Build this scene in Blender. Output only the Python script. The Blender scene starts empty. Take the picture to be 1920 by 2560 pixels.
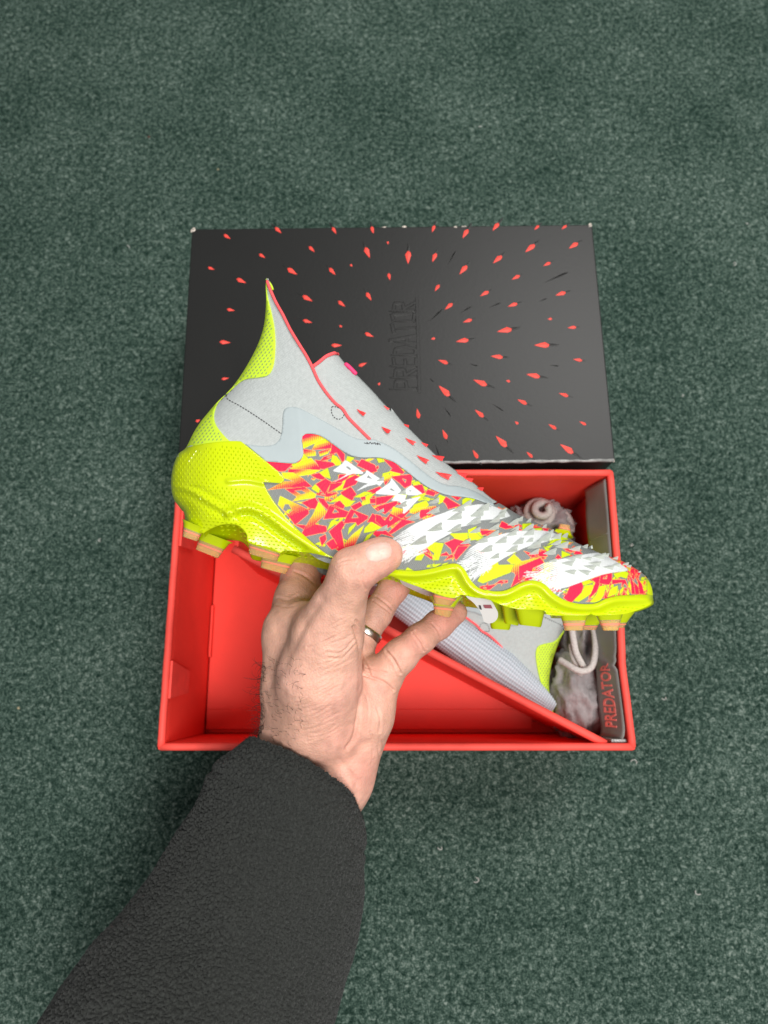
import bpy, bmesh, math, random
import numpy as np
from mathutils import Vector, Matrix, noise, geometry
random.seed(7); np.random.seed(7)
PI = math.pi
scene = bpy.context.scene
COL = scene.collection

# ------------------------------------------------------------------ camera, light, exposure
FPX = 1775.0                                    # focal length in photo pixels (1920 x 2560)
TILT = math.radians(14.0)
CAMZ = 0.66
cam_d = bpy.data.cameras.new('camera'); cam = bpy.data.objects.new('camera', cam_d); COL.objects.link(cam)
cam_d.sensor_fit = 'VERTICAL'; cam_d.sensor_height = 24.0; cam_d.lens = 24.0 * FPX / 2560.0
cam_d.clip_start = 0.02; cam_d.clip_end = 50
cam.location = (0, 0, CAMZ); cam.rotation_euler = (TILT, 0, 0)
cam_d.dof.use_dof = True; cam_d.dof.focus_distance = 0.395; cam_d.dof.aperture_fstop = 6.0
scene.camera = cam
world = bpy.data.worlds.new('World'); scene.world = world; world.use_nodes = True
bg = world.node_tree.nodes['Background']; bg.inputs[0].default_value = (0.93, 0.97, 1.0, 1); bg.inputs[1].default_value = 0.24
def area(name, loc, target, sx, sy, power, col):
    l = bpy.data.lights.new(name, 'AREA'); l.shape = 'RECTANGLE'; l.size = sx; l.size_y = sy; l.energy = power; l.color = col
    o = bpy.data.objects.new(name, l); COL.objects.link(o); o.location = loc
    o.rotation_euler = (Vector(target) - Vector(loc)).to_track_quat('-Z', 'Y').to_euler()
    return o
area('ceiling_lamp', (0.80, 1.15, 2.1), (0.05, 0.15, 0.1), 1.0, 0.7, 37, (1.0, 0.98, 0.95))
area('ceiling_lamp_near', (0.28, -0.50, 2.1), (0.0, 0.05, 0.1), 0.9, 0.6, 42, (1.0, 0.975, 0.94))
scene.view_settings.view_transform = 'Standard'; scene.view_settings.look = 'None'
scene.view_settings.exposure = 0.0; scene.view_settings.gamma = 1.0; scene.view_settings.use_curve_mapping = False

# ------------------------------------------------------------------ helpers
CT, ST = math.cos(TILT), math.sin(TILT)
CF = Vector((0, ST, -CT)); CR = Vector((1, 0, 0)); CU = Vector((0, CT, ST)); CC = Vector((0, 0, CAMZ))
def P(px, py, d):                                # pixel + depth along the optical axis -> world
    return CC + d * (CF + CR * ((px - 960) / FPX) + CU * ((1280 - py) / FPX))
def onz(px, py, z):                              # pixel on the horizontal plane z
    r = CF + CR * ((px - 960) / FPX) + CU * ((1280 - py) / FPX)
    return CC + r * ((z - CAMZ) / r.z)
CAMM = Matrix((( CR.x, CU.x, -CF.x), (CR.y, CU.y, -CF.y), (CR.z, CU.z, -CF.z))).to_4x4()
ZM = {'1': (400, 660, 2.765), '2': (660, 1020, 2.765), '3': (1080, 1120, 2.765), '4': (600, 1320, 2.765),
      'p': (660, 1080, 5.53), 'q': (940, 1100, 5.53), 'r': (1160, 1260, 5.53), 's': (1400, 1320, 6.381),
      't': (420, 1300, 3.95), 'u': (940, 1420, 3.95), '6': (440, 520, 2.9625), 'B': (960, 520, 2.765),
      'b': (200, 1800, 2.183)}
def Z(k, pts):                                   # traced points -> photo pixels
    ox, oy, s = ZM[k]
    return [(ox + a / s, oy + b / s) for a, b in pts]

def node_mat(name, base=(0.5, 0.5, 0.5), rough=0.6, spec=0.4, noise_amt=0.0, noise_scale=80, bump=0.0, bump_scale=200, sheen=0.0,
             coat=0.0, trans=0.0, sss=0.0, metal=0.0, ior=1.45, detail=4):
    m = bpy.data.materials.new(name); m.use_nodes = True
    nt = m.node_tree; b = nt.nodes['Principled BSDF']
    b.inputs['Base Color'].default_value = (*base, 1); b.inputs['Roughness'].default_value = rough
    b.inputs['Specular IOR Level'].default_value = spec; b.inputs['Metallic'].default_value = metal
    b.inputs['Coat Weight'].default_value = coat; b.inputs['Transmission Weight'].default_value = trans
    b.inputs['IOR'].default_value = ior; b.inputs['Sheen Weight'].default_value = sheen
    if sss:
        b.inputs['Subsurface Weight'].default_value = sss; b.inputs['Subsurface Radius'].default_value = (1.0, 0.35, 0.2)
        b.inputs['Subsurface Scale'].default_value = 0.004
    tc = nt.nodes.new('ShaderNodeTexCoord')
    if noise_amt:
        n = nt.nodes.new('ShaderNodeTexNoise'); n.inputs['Scale'].default_value = noise_scale; n.inputs['Detail'].default_value = detail
        nt.links.new(tc.outputs['Object'], n.inputs['Vector'])
        r = nt.nodes.new('ShaderNodeMapRange'); r.inputs[1].default_value = 0.3; r.inputs[2].default_value = 0.7
        r.inputs[3].default_value = 1 - noise_amt; r.inputs[4].default_value = 1 + noise_amt
        nt.links.new(n.outputs['Fac'], r.inputs[0])
        mx = nt.nodes.new('ShaderNodeMix'); mx.data_type = 'RGBA'; mx.blend_type = 'MULTIPLY'; mx.inputs[0].default_value = 1
        mx.inputs[6].default_value = (*base, 1); nt.links.new(r.outputs[0], mx.inputs[7])
        nt.links.new(mx.outputs[2], b.inputs['Base Color'])
    if bump:
        n = nt.nodes.new('ShaderNodeTexNoise'); n.inputs['Scale'].default_value = bump_scale; n.inputs['Detail'].default_value = 5
        nt.links.new(tc.outputs['Object'], n.inputs['Vector'])
        bp = nt.nodes.new('ShaderNodeBump'); bp.inputs['Strength'].default_value = bump; bp.inputs['Distance'].default_value = 0.0006
        nt.links.new(n.outputs['Fac'], bp.inputs['Height']); nt.links.new(bp.outputs['Normal'], b.inputs['Normal'])
    return m

def mesh_obj(name, verts, faces, mat, parent=None, smooth=True):
    me = bpy.data.meshes.new(name); me.from_pydata([tuple(v) for v in verts], [], [tuple(int(i) for i in f) for f in faces]); me.update()
    if smooth:
        me.polygons.foreach_set('use_smooth', [True] * len(me.polygons))
    if mat: me.materials.append(mat)
    o = bpy.data.objects.new(name, me); COL.objects.link(o)
    if parent: o.parent = parent
    return o
def bm_obj(name, bm, mat, parent=None, smooth=False):
    me = bpy.data.meshes.new(name); bm.to_mesh(me); bm.free()
    if smooth: me.polygons.foreach_set('use_smooth', [True] * len(me.polygons))
    me.materials.append(mat); o = bpy.data.objects.new(name, me); COL.objects.link(o)
    if parent: o.parent = parent
    return o
def tag(o, label, cat, group=None, kind=None):
    if label: o['label'] = label
    if cat: o['category'] = cat
    if group: o['group'] = group
    if kind: o['kind'] = kind
    return o
def empty(name, loc=(0, 0, 0)):
    o = bpy.data.objects.new(name, None); COL.objects.link(o); o.location = loc; o.empty_display_size = 0.02
    return o
def box_bm(lo, hi, bevel=0.0, seg=2, bm=None, M=None):
    bm2 = bmesh.new(); bmesh.ops.create_cube(bm2, size=1)
    lo, hi = Vector(lo), Vector(hi)
    for v in bm2.verts:
        v.co = Vector([(lo[i] + hi[i]) / 2 + v.co[i] * (hi[i] - lo[i]) for i in range(3)])
    if bevel: bmesh.ops.bevel(bm2, geom=bm2.edges[:], offset=bevel, segments=seg, affect='EDGES', profile=0.5)
    if M is not None: bm2.transform(M)
    return bm2
def tube(pts, r, n=8, closed=False):
    pts = [Vector(p) for p in pts]; V, F = [], []; N = len(pts)
    rr = r if hasattr(r, '__len__') else [r] * N
    prev = None
    for i, p in enumerate(pts):
        a = pts[(i - 1) % N] if (closed or i) else pts[0]; b = pts[(i + 1) % N] if (closed or i < N - 1) else pts[-1]
        t = (b - a).normalized()
        if prev is None: prev = t.orthogonal().normalized()
        u = (prev - t * prev.dot(t)).normalized(); prev = u; w = t.cross(u)
        for k in range(n):
            an = 2 * PI * k / n; V.append(p + (u * math.cos(an) + w * math.sin(an)) * rr[i])
    for i in range(N if closed else N - 1):
        j = (i + 1) % N
        for k in range(n): F.append((i * n + k, i * n + (k + 1) % n, j * n + (k + 1) % n, j * n + k))
    if not closed:
        F.append(tuple(range(n))[::-1]); F.append(tuple((N - 1) * n + k for k in range(n)))
    return V, F
def smooth_line(pts, step=6.0, closed=False):    # Catmull-Rom resample
    p = np.array(pts, float); n = len(p); out = []
    rng = n if closed else n - 1
    for i in range(rng):
        p1, p2 = p[i], p[(i + 1) % n]
        p0 = p[(i - 1) % n] if (closed or i) else 2 * p1 - p2
        p3 = p[(i + 2) % n] if (closed or i < n - 2) else 2 * p2 - p1
        m = max(1, int(np.linalg.norm(p2 - p1) / step))
        for k in range(m):
            t = k / m
            out.append(0.5 * (2 * p1 + (p2 - p0) * t + (2 * p0 - 5 * p1 + 4 * p2 - p3) * t * t + (3 * p1 - p0 - 3 * p2 + p3) * t ** 3))
    if not closed: out.append(p[-1])
    return np.array(out)
def inside(poly, q):                             # vectorised point in polygon
    poly = np.asarray(poly, float); x, y = q[:, 0], q[:, 1]; r = np.zeros(len(q), bool)
    x0, y0 = poly[-1]
    for x1, y1 in poly:
        c = ((y1 > y) != (y0 > y))
        if c.any():
            with np.errstate(divide='ignore', invalid='ignore'):
                r ^= c & (x < (x0 - x1) * (y - y1) / (y0 - y1 + 1e-12) + x1)
        x0, y0 = x1, y1
    return r
def seg_dist(line, q, closed=False):
    line = np.asarray(line, float); d = np.full(len(q), 1e9); n = len(line)
    for i in range(n if closed else n - 1):
        a, b = line[i], line[(i + 1) % n]; ab = b - a; L = ab @ ab + 1e-12
        t = np.clip(((q - a) @ ab) / L, 0, 1); e = q - (a + t[:, None] * ab)
        d = np.minimum(d, (e * e).sum(1))
    return np.sqrt(d)

# ------------------------------------------------------------------ carpet
def carpet_mat():
    m = bpy.data.materials.new('carpet_felt'); m.use_nodes = True; nt = m.node_tree; b = nt.nodes['Principled BSDF']
    b.inputs['Roughness'].default_value = 0.95; b.inputs['Specular IOR Level'].default_value = 0.03; b.inputs['Sheen Weight'].default_value = 0.0
    tc = nt.nodes.new('ShaderNodeTexCoord'); L = nt.links
    def nz(scale, detail=3, rough=0.6, dist=0.0, src=None):
        n = nt.nodes.new('ShaderNodeTexNoise'); n.inputs['Scale'].default_value = scale; n.inputs['Detail'].default_value = detail
        n.inputs['Roughness'].default_value = rough; n.inputs['Distortion'].default_value = dist
        L.new(src or tc.outputs['Object'], n.inputs['Vector']); return n
    n1 = nz(210, 5, 0.8, 0.5); n2 = nz(560, 3, 0.75, 1.0); n3 = nz(9, 3); n4 = nz(900, 2, 0.7, 1.5)
    a1 = nt.nodes.new('ShaderNodeMath'); a1.operation = 'MULTIPLY_ADD'; L.new(n1.outputs['Fac'], a1.inputs[0]); a1.inputs[1].default_value = 0.50
    a2 = nt.nodes.new('ShaderNodeMath'); a2.operation = 'MULTIPLY_ADD'; L.new(n2.outputs['Fac'], a2.inputs[0]); a2.inputs[1].default_value = 0.46; a2.inputs[2].default_value = 0.0
    L.new(a2.outputs[0], a1.inputs[2])
    a3 = nt.nodes.new('ShaderNodeMath'); a3.operation = 'MULTIPLY_ADD'; L.new(n3.outputs['Fac'], a3.inputs[0]); a3.inputs[1].default_value = 0.10; L.new(a1.outputs[0], a3.inputs[2])
    cr = nt.nodes.new('ShaderNodeValToRGB'); e = cr.color_ramp.elements
    e[0].position = 0.435; e[0].color = (0.007, 0.019, 0.014, 1); e[1].position = 0.645; e[1].color = (0.23, 0.28, 0.245, 1)
    k = e.new(0.515); k.color = (0.030, 0.056, 0.044, 1); k = e.new(0.575); k.color = (0.077, 0.120, 0.098, 1)
    L.new(a3.outputs[0], cr.inputs[0]); L.new(cr.outputs[0], b.inputs['Base Color'])
    ad = nt.nodes.new('ShaderNodeMath'); ad.operation = 'MULTIPLY_ADD'; L.new(n4.outputs['Fac'], ad.inputs[0]); ad.inputs[1].default_value = 0.5; L.new(a1.outputs[0], ad.inputs[2])
    bp = nt.nodes.new('ShaderNodeBump'); bp.inputs['Strength'].default_value = 0.7; bp.inputs['Distance'].default_value = 0.0022
    L.new(ad.outputs[0], bp.inputs['Height']); L.new(bp.outputs['Normal'], b.inputs['Normal'])
    return m
cp = mesh_obj('carpet', [(-3, -3, 0), (3, -3, 0), (3, 3, 0), (-3, 3, 0)], [(0, 1, 2, 3)], carpet_mat(), smooth=False)
tag(cp, 'dark green felt carpet flecked with grey', 'carpet', kind='structure')

# ------------------------------------------------------------------ shoe box
RED = (0.93, 0.064, 0.044)
m_red = node_mat('red_card', RED, 0.55, 0.35, 0.05, 30, 0.08, 900)
m_rim = node_mat('red_card_edge', (0.90, 0.085, 0.065), 0.6, 0.35, 0.10, 60, 0.15, 700)
m_worn = node_mat('bare_card', (0.62, 0.55, 0.48), 0.9, 0.2, 0.3, 500)
m_grey = node_mat('grey_glossy_card', (0.205, 0.204, 0.19), 0.30, 0.5, 0.06, 40, 0.35, 60)
m_silv = node_mat('grey_foil', (0.24, 0.24, 0.23), 0.25, 0.7, 0.2, 200, 0.5, 300)
m_dark = node_mat('dark_slot', (0.05, 0.035, 0.02), 0.8)
BX0, BX1, BY0, BY1, BH, BT = -0.1625, 0.1805, -0.0425, 0.1675, 0.125, 0.0042
box = empty('shoe_box', ((BX0 + BX1) / 2, (BY0 + BY1) / 2, 0))
tag(box, 'open red cardboard shoe box with diagonal partition on green carpet', 'shoe box')
def in_box(bm): bm.transform(Matrix.Translation(-Vector(box.location))); return bm
def wall(name, lo, hi, bow=None):
    bm = box_bm(lo, hi, 0.0012, 2)
    bmesh.ops.subdivide_edges(bm, edges=bm.edges[:], cuts=9, use_grid_fill=True)
    if bow:
        for v in bm.verts: v.co += Vector(bow(v.co))
    return bm_obj(name, in_box(bm), m_red, box, True)
import itertools
def dent(c):                                     # the right wall is knocked in a little
    t = max(0, 1 - abs(c.y - 0.018) / 0.05) * (c.z / BH) ** 2
    return (-0.0026 * t, 0, 0)
wall('side_wall', (BX0, BY0, 0), (BX1, BY0 + BT, BH))
wall('side_wall', (BX0, BY1 - BT, 0), (BX1, BY1, BH))
wall('end_wall', (BX0, BY0 + BT, 0), (BX0 + BT, BY1 - BT, BH - 0.0003))
wall('end_wall', (BX1 - BT, BY0 + BT, 0), (BX1, BY1 - BT, BH - 0.0003), dent)
# folded rims, paler where the card is creased
rimdef = [((BX0, BY0), (BX1, BY0)), ((BX1, BY0), (BX1, BY1)), ((BX1, BY1), (BX0, BY1)), ((BX0, BY1), (BX0, BY0))]
for i, (a, b) in enumerate(rimdef):
    pts = []
    ins = 0.0022
    for k in range(25):
        t = k / 24; x = a[0] + (b[0] - a[0]) * t; y = a[1] + (b[1] - a[1]) * t
        x = min(max(x, BX0 + ins), BX1 - ins); y = min(max(y, BY0 + ins), BY1 - ins)
        c = Vector((x, y, BH - 0.001))
        if i == 1: c.x += dent(c)[0]
        pts.append(c - Vector(box.location) + Vector((0, 0, 0.0003 * math.sin(k * 1.7 + i))))
    V, F = tube(pts, 0.0027, 10); mesh_obj('rim', V, F, m_rim, box)
bm_obj('floor_panel', in_box(box_bm((BX0 + BT + 0.0008, BY0 + BT + 0.011, 0.003), (BX1 - BT - 0.001, BY1 - BT - 0.001, 0.006), 0.0006)), m_red, box)
bm_obj('floor_flap', in_box(box_bm((BX0 + BT + 0.003, BY0 + BT + 0.0008, 0.001), (BX1 - BT - 0.001, BY0 + BT + 0.0105, 0.0045), 0.0006)), m_red, box)
bm_obj('base_panel', in_box(box_bm((BX0 + BT, BY0 + BT, 0.0002), (BX1 - BT, BY1 - BT, 0.0012))), m_red, box)
# raised second layer of card at the front of the floor, and notched side flap
bm_obj('floor_fold', in_box(box_bm((BX0 + BT + 0.0015, BY0 + BT + 0.004, 0.0062), (BX1 - 0.05, BY0 + BT + 0.021, 0.0074), 0.0004)), m_red, box)
bm_obj('floor_fold', in_box(box_bm((BX0 + BT + 0.0009, 0.028, 0.0062), (BX0 + BT + 0.0030, 0.074, 0.012), 0.0004)), m_red, box)
# tuck tabs on the left end wall
def tab(y0, y1, drop, name='tuck_tab'):
    x = BX0 + BT + 0.0007; s = 0.0062
    pr = [(y0, BH - 0.001), (y1, BH - 0.001), (y1 - s, BH - drop), (y0 + s * .6, BH - drop)]
    V = [(x, y, z) for y, z in pr] + [(x + 0.0016, y, z) for y, z in pr]
    V = [Vector(v) - Vector(box.location) for v in V]
    o = mesh_obj(name, V, [(0, 1, 2, 3), (7, 6, 5, 4), (0, 4, 5, 1), (1, 5, 6, 2), (2, 6, 7, 3), (3, 7, 4, 0)], m_rim, box, False)
    return o
ya = onz(395, 1746, BH).y; yb = onz(402, 1652, BH).y
tab(ya, yb, 0.050)
tab(onz(430, 1364, BH).y, onz(437, 1268, BH).y, 0.038)
# diagonal partition
pa = onz(1541, 1868, 0.1215); pb = onz(842, 1502, 0.1215); dv = (pb - pa).normalized(); pa = pa + dv * 0.0075
pe = onz(585, 1367, 0.1215); pe = pa + dv * ((pe - pa).dot(dv))
nrm = Vector((-dv.y, dv.x, 0)); nrm = nrm if nrm.y < 0 else -nrm
def slab(a, b, n, t, z0, z1): return [a + Vector((0, 0, z0 - a.z)), b + Vector((0, 0, z0 - b.z)), b + n * t + Vector((0, 0, z0 - b.z)), a + n * t + Vector((0, 0, z0 - a.z)),
                                     a + Vector((0, 0, z1 - a.z)), b + Vector((0, 0, z1 - b.z)), b + n * t + Vector((0, 0, z1 - b.z)), a + n * t + Vector((0, 0, z1 - a.z))]
QF = [(3, 2, 1, 0), (4, 5, 6, 7), (0, 1, 5, 4), (1, 2, 6, 5), (2, 3, 7, 6), (3, 0, 4, 7)]
pt = mesh_obj('partition', [v - Vector(box.location) for v in slab(pa, pe, nrm, 0.003, 0.0065, 0.119)], QF, m_red, box, False)
pr_ = slab(pe + dv * .0005, Vector((pe.x + .004, BY1 - BT - .0005, pe.z)), Vector((1, 0, 0)), 0.003, 0.0065, 0.118); mesh_obj('partition', [v - Vector(box.location) for v in pr_], QF, m_red, box, False)
pp = [pa.lerp(pe, k / 30) + nrm * 0.0015 - Vector(box.location) + Vector((0, 0, -0.0018 + 0.0004 * math.sin(k * .9))) for k in range(31)]
V, F = tube(pp, 0.0030, 10); mesh_obj('fold_edge', V, F, m_rim, pt)
# grey band with lettering inside the right end wall
band_h = 0.032
sx = BX1 - BT - 0.0012
bv, bf = [], []
ny, nz_ = 60, 10
def band_x(y, z):
    t = (BH - 0.0035 - z) / band_h; t = min(max(t, 0), 1); c = Vector((sx, y, z)); x = sx + dent(c)[0]
    x -= 0.0026 * math.exp(-((y - 0.0175) / 0.0022) ** 2) * (1 - t) ** 0.5 * math.cos((t * 10 - 1) * .5) + 0.0011 * math.exp(-((y - 0.0245) / 0.002) ** 2)
    return x - 0.0075 * t - 0.0005 * math.sin(y * 130) * math.sin(t * 4) - 0.003 * math.exp(-((y - BY0 - BT) / 0.006) ** 2)
for i in range(ny + 1):
    for j in range(nz_ + 1):
        y = BY0 + BT + 0.003 + (BY1 - BT - 0.005 - BY0 - BT) * i / ny; z = BH - 0.0035 - band_h * j / nz_
        bv.append(Vector((band_x(y, z), y, z)) - Vector(box.location))
for i in range(ny):
    for j in range(nz_): a = i * (nz_ + 1) + j; bf.append((a, a + 1, a + nz_ + 2, a + nz_ + 1))
bo = mesh_obj('grey_band', bv, bf, m_grey, box); md = bo.modifiers.new('t', 'SOLIDIFY'); md.thickness = 0.0008; md.offset = 0
ysm = onz(1500, 1346, 0.1).y; V, F = tube([Vector((band_x(ysm, BH - .005 - .028 * k / 8) - .0003, ysm, BH - .005 - .028 * k / 8)) - Vector(box.location) for k in range(9)], .0004, 6); mesh_obj('band_seam', V, F, m_silv, box)
bm_obj('foil_corner', in_box(box_bm((sx - 0.0105, BY0 + BT + 0.0006, BH - 0.033), (sx + 0.0005, BY0 + BT + 0.0030, BH - 0.004), 0.0004)), m_silv, box)
bm_obj('thumb_slot', in_box(box_bm((sx - 0.0002, onz(1490, 1800, 0.05).y - 0.004, 0.035), (sx + 0.0009, onz(1490, 1745, 0.05).y + 0.004, 0.066), 0.0003)), m_dark, box)

def text_mesh(body, size, extrude, bold=0.0, align='CENTER'):
    c = bpy.data.curves.new('lettering', 'FONT'); c.body = body; c.size = size; c.extrude = extrude; c.offset = bold; c.align_x = align; c.align_y = 'CENTER'
    c.resolution_u = 3
    o = bpy.data.objects.new('tmp_lettering', c); COL.objects.link(o)
    bpy.context.view_layer.update(); dg = bpy.context.evaluated_depsgraph_get()
    me = bpy.data.meshes.new_from_object(o.evaluated_get(dg)); bpy.data.objects.remove(o); bpy.data.curves.remove(c)
    return me
m_letr = node_mat('red_lettering', (0.93, 0.24, 0.21), 0.6, 0.3, 0.15, 300)
me = text_mesh('PREDATOR', 0.022, 0.0002, 0.0004); me.materials.append(m_letr)
lo = bpy.data.objects.new('lettering', me); COL.objects.link(lo); lo.parent = box
# reads upwards along the wall, laid on the band
tyc, tzc = BY0 + BT + 0.0335, BH - 0.0195
for v in me.vertices:
    y = tyc + v.co.x * 0.42; z = tzc - v.co.y * 1.0; v.co = Vector((band_x(y, z) - 0.0006 - v.co.z, y, z)) - Vector(box.location)

# ------------------------------------------------------------------ lid
m_lid = node_mat('black_card', (0.011, 0.011, 0.0105), 0.42, 0.36, 0.08, 12, 0.10, 500)
m_lide = node_mat('scuffed_card_edge', (0.30, 0.30, 0.29), 0.6, 0.4, 0.45, 160)
m_spk = node_mat('red_spike_print', (0.92, 0.075, 0.055), 0.5, 0.4, 0.08, 200)
LZ = 0.127
lidc = Vector((0.0085, 0.279, 0)); lrot = math.radians(0.75)
lid = empty('box_lid', lidc); lid.rotation_euler = (0, 0, lrot)
tag(lid, 'black shoe box lid with red spikes set in a starburst', 'box lid')
LW, LD, LT = 0.3445, 0.2135, 0.0025
LI = Matrix.LocRotScale(lidc, Matrix.Rotation(lrot, 3, 'Z').to_quaternion(), (1, 1, 1)).inverted()
bm_obj('top_panel', box_bm((-LW / 2, -LD / 2, LZ - LT), (LW / 2, LD / 2, LZ), 0.0010, 2), m_lid, lid)
for lo_, hi_ in (((-LW / 2 + .0004, -LD / 2 + .0004, 0.001), (LW / 2 - .0004, -LD / 2 + LT, LZ - LT)), ((-LW / 2 + .0004, LD / 2 - LT, 0.001), (LW / 2 - .0004, LD / 2 - .0004, LZ - LT)),
                 ((-LW / 2 + .0004, -LD / 2 + LT, 0.001), (-LW / 2 + LT, LD / 2 - LT, LZ - LT)), ((LW / 2 - LT, -LD / 2 + LT, 0.001), (LW / 2 - .0004, LD / 2 - LT, LZ - LT))):
    bm_obj('side_panel', box_bm(lo_, hi_), m_lid, lid)
# scuffed near edge and worn corners
V, F = tube([(-LW / 2 + 0.001 + (LW - 0.002) * k / 60, -LD / 2 + 0.0008 + 0.0002 * math.sin(k * 2.1), LZ - 0.0010) for k in range(61)],
            [0.0010 + 0.0005 * random.random() for _ in range(61)], 8)
mesh_obj('scuffed_edge', V, F, m_lide, lid)
for cx, cy, s in ((-1, 1, 0.0042), (1, 1, 0.0035), (1, -1, 0.0035)):
    bm = bmesh.new(); bmesh.ops.create_icosphere(bm, subdivisions=2, radius=s)
    for v in bm.verts: v.co = v.co * (0.55 + 0.6 * noise.noise(v.co * 400)) ; v.co.z *= 0.45
    bm.transform(Matrix.Translation((cx * (LW / 2 - 0.0016), cy * (LD / 2 - 0.0012), LZ - 0.0008))); bm_obj('worn_corner', bm, m_worn, lid, True)
for px in (1140, 1160, 1010, 960):
    q = LI @ onz(px, 561, LZ); bm = bmesh.new(); bmesh.ops.create_icosphere(bm, subdivisions=2, radius=0.0022)
    for v in bm.verts: v.co = v.co * (0.5 + 0.7 * noise.noise(v.co * 500 + Vector((px, 0, 0)))); v.co.z *= 0.3; v.co.x *= 1.9
    bm.transform(Matrix.Translation((q.x, LD / 2 - 0.0008, LZ - 0.0004))); bm_obj('worn_chip', bm, m_worn, lid, True)
sp6 = [(378,212,60),(757,165,65),(1172,167,60),(1455,163,60),(638,355,55),(1005,305,60),(1418,330,90),(1569,258,25),(260,448,50),(483,540,75),(860,470,85),(1157,470,70),(1298,425,25),(1579,508,55),(973,670,80),(1428,655,70),(405,755,55),(1226,710,65),(973,840,65),(1221,876,25),(362,995,75),(1430,940,65),(1188,1018,70),(1382,1160,60),(364,1264,50),(1505,1302,25),(163,1575,35)]
spB = [(340,118,55),(562,177,75),(772,130,70),(1053,98,45),(1243,103,45),(167,340,95),(347,342,70),(548,427,80),(785,355,80),(1010,278,85),(1310,260,75),(1127,388,55),(912,480,60),(367,552,55),(695,592,65),(1222,593,70),(448,680,65),(890,670,65),(578,780,60),(1147,767,28),(1300,826,55),(340,903,28),(543,917,80),(835,846,95),(1093,948,95),(410,1063,65),(782,1028,75),(1340,1050,55),(667,1207,90),(1033,1158,85),(858,1196,28),(417,1265,95),(1243,1291,60),(956,1340,65),(235,1422,65),(660,1421,70),(917,1485,28),(1165,1512,55),(1375,1488,45),(420,1566,65),(812,1615,95),(632,1703,60),(1007,1706,50),(1265,1665,95)]
sps = [(440 + a / 2.9625, 520 + b / 2.9625, l / 2.9625) for a, b, l in sp6] + [(960 + a / 2.765, 520 + b / 2.765, l / 2.765) for a, b, l in spB]
sps += [(640, 1130, 20), (560, 1050, 22), (760, 1120, 20), (860, 1090, 18)]
ctr = LI @ onz(1003, 868, LZ)
# a raised spearhead: blunt head outwards, long point towards the middle of the lid
def spike_mesh(name, mat, k=1.0):
    pr = [(-0.55, 0), (-0.15, 0.125), (0.20, 0.215), (0.36, 0.11), (0.50, 0.03), (0.40, -0.14), (0.17, -0.20), (-0.18, -0.11)]
    V = [(a, b * k, 0) for a, b in pr] + [(a * .93, b * k * .9, 0.05) for a, b in pr] + [(-0.30, 0, 0.07), (0.25, 0, 0.16)]
    F = [(i, (i + 1) % 8, 8 + (i + 1) % 8, 8 + i) for i in range(8)]
    F += [(8, 9, 16), (9, 10, 17, 16), (10, 11, 17), (11, 12, 17), (12, 13, 17), (13, 14, 17), (14, 15, 16, 17), (15, 8, 16)]
    me = bpy.data.meshes.new(name); me.from_pydata(V, [], F); me.update(); me.materials.append(mat); return me
spm = spike_mesh('spike', m_spk); emm = spike_mesh('emboss', m_lid, 0.55)
dot_me = spike_mesh('spike_dot', m_spk, 1.7)
for px, py, l in sps:
    q = LI @ onz(px, py, LZ); L = l * 0.00033; L = L * (1.10 if l > 12 else 1.0)
    if abs(q.x) > LW / 2 - 0.002 or abs(q.y) > LD / 2 - 0.0005: q.y = min(q.y, LD / 2 - 0.0025)
    d = Vector((q.x - ctr.x, q.y - ctr.y, 0)); an = math.atan2(d.y, d.x) + random.uniform(-.06, .06)
    o = bpy.data.objects.new('spike', spm if l > 12 else dot_me); COL.objects.link(o); o.parent = lid
    o.location = (q.x, q.y, LZ - 0.0001); o.rotation_euler = (0, 0, an); o.scale = (L, L, min(L, 0.008) * 0.9)
    if l > 12:                                   # raised black stalk pressed into the card around each spike
        o2 = bpy.data.objects.new('emboss', emm); COL.objects.link(o2); o2.parent = lid
        o2.location = (q.x + math.cos(an) * L * .25, q.y + math.sin(an) * L * .25, LZ - 0.0002); o2.rotation_euler = (0, 0, an); o2.scale = (L * 2.1, L * 1.15, L * 0.25)
for X, Y, l in ((470,340,130),(1200,475,190),(570,700,90),(770,670,90),(440,1410,80),(790,1380,90),(360,740,130),(1180,1090,60),(620,1085,60),(1100,635,60),(330,1190,40),(370,1680,90)):
    q = LI @ onz(960 + X / 2.765, 520 + Y / 2.765, LZ); d = Vector((q.x - ctr.x, q.y - ctr.y, 0)); L = l / 2.765 * .00033
    o = bpy.data.objects.new('emboss', emm); COL.objects.link(o); o.parent = lid; o.location = (q.x, q.y, LZ - 0.0001)
    o.rotation_euler = (0, 0, math.atan2(d.y, d.x)); o.scale = (L, L * .35, 0.006)
# pressed lettering, reading upwards: heavy strokes running out into points
glyph = {'P': [(0,0,0,1.25),(0,1,.8,.95),(.8,.95,.8,.5),(.8,.5,0,.45)], 'R': [(0,0,0,1.2),(0,1,.8,.95),(.8,.95,.8,.55),(.8,.55,0,.5),(.2,.5,.9,-.05)], 'E': [(0,0,0,1.2),(0,1,.85,1.05),(0,.5,.7,.5),(0,0,.85,-.02)],
         'D': [(0,0,0,1.15),(0,1,.6,.95),(.6,.95,.85,.5),(.85,.5,.6,0),(.6,0,0,0)], 'A': [(0,-.05,.35,1.25),(.35,1.2,.85,-.05),(.1,.4,.75,.4)], 'T': [(.45,0,.45,1),(-.05,1,.95,1.1)], 'O': [(0,.1,.1,1.0),(.1,1,.8,1.1),(.8,1.05,.85,.1),(.85,0,0,.05)]}
q = LI @ onz(1012, 862, LZ); lb = bmesh.new(); LWd, LHt = 0.0100, 0.0175
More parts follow.
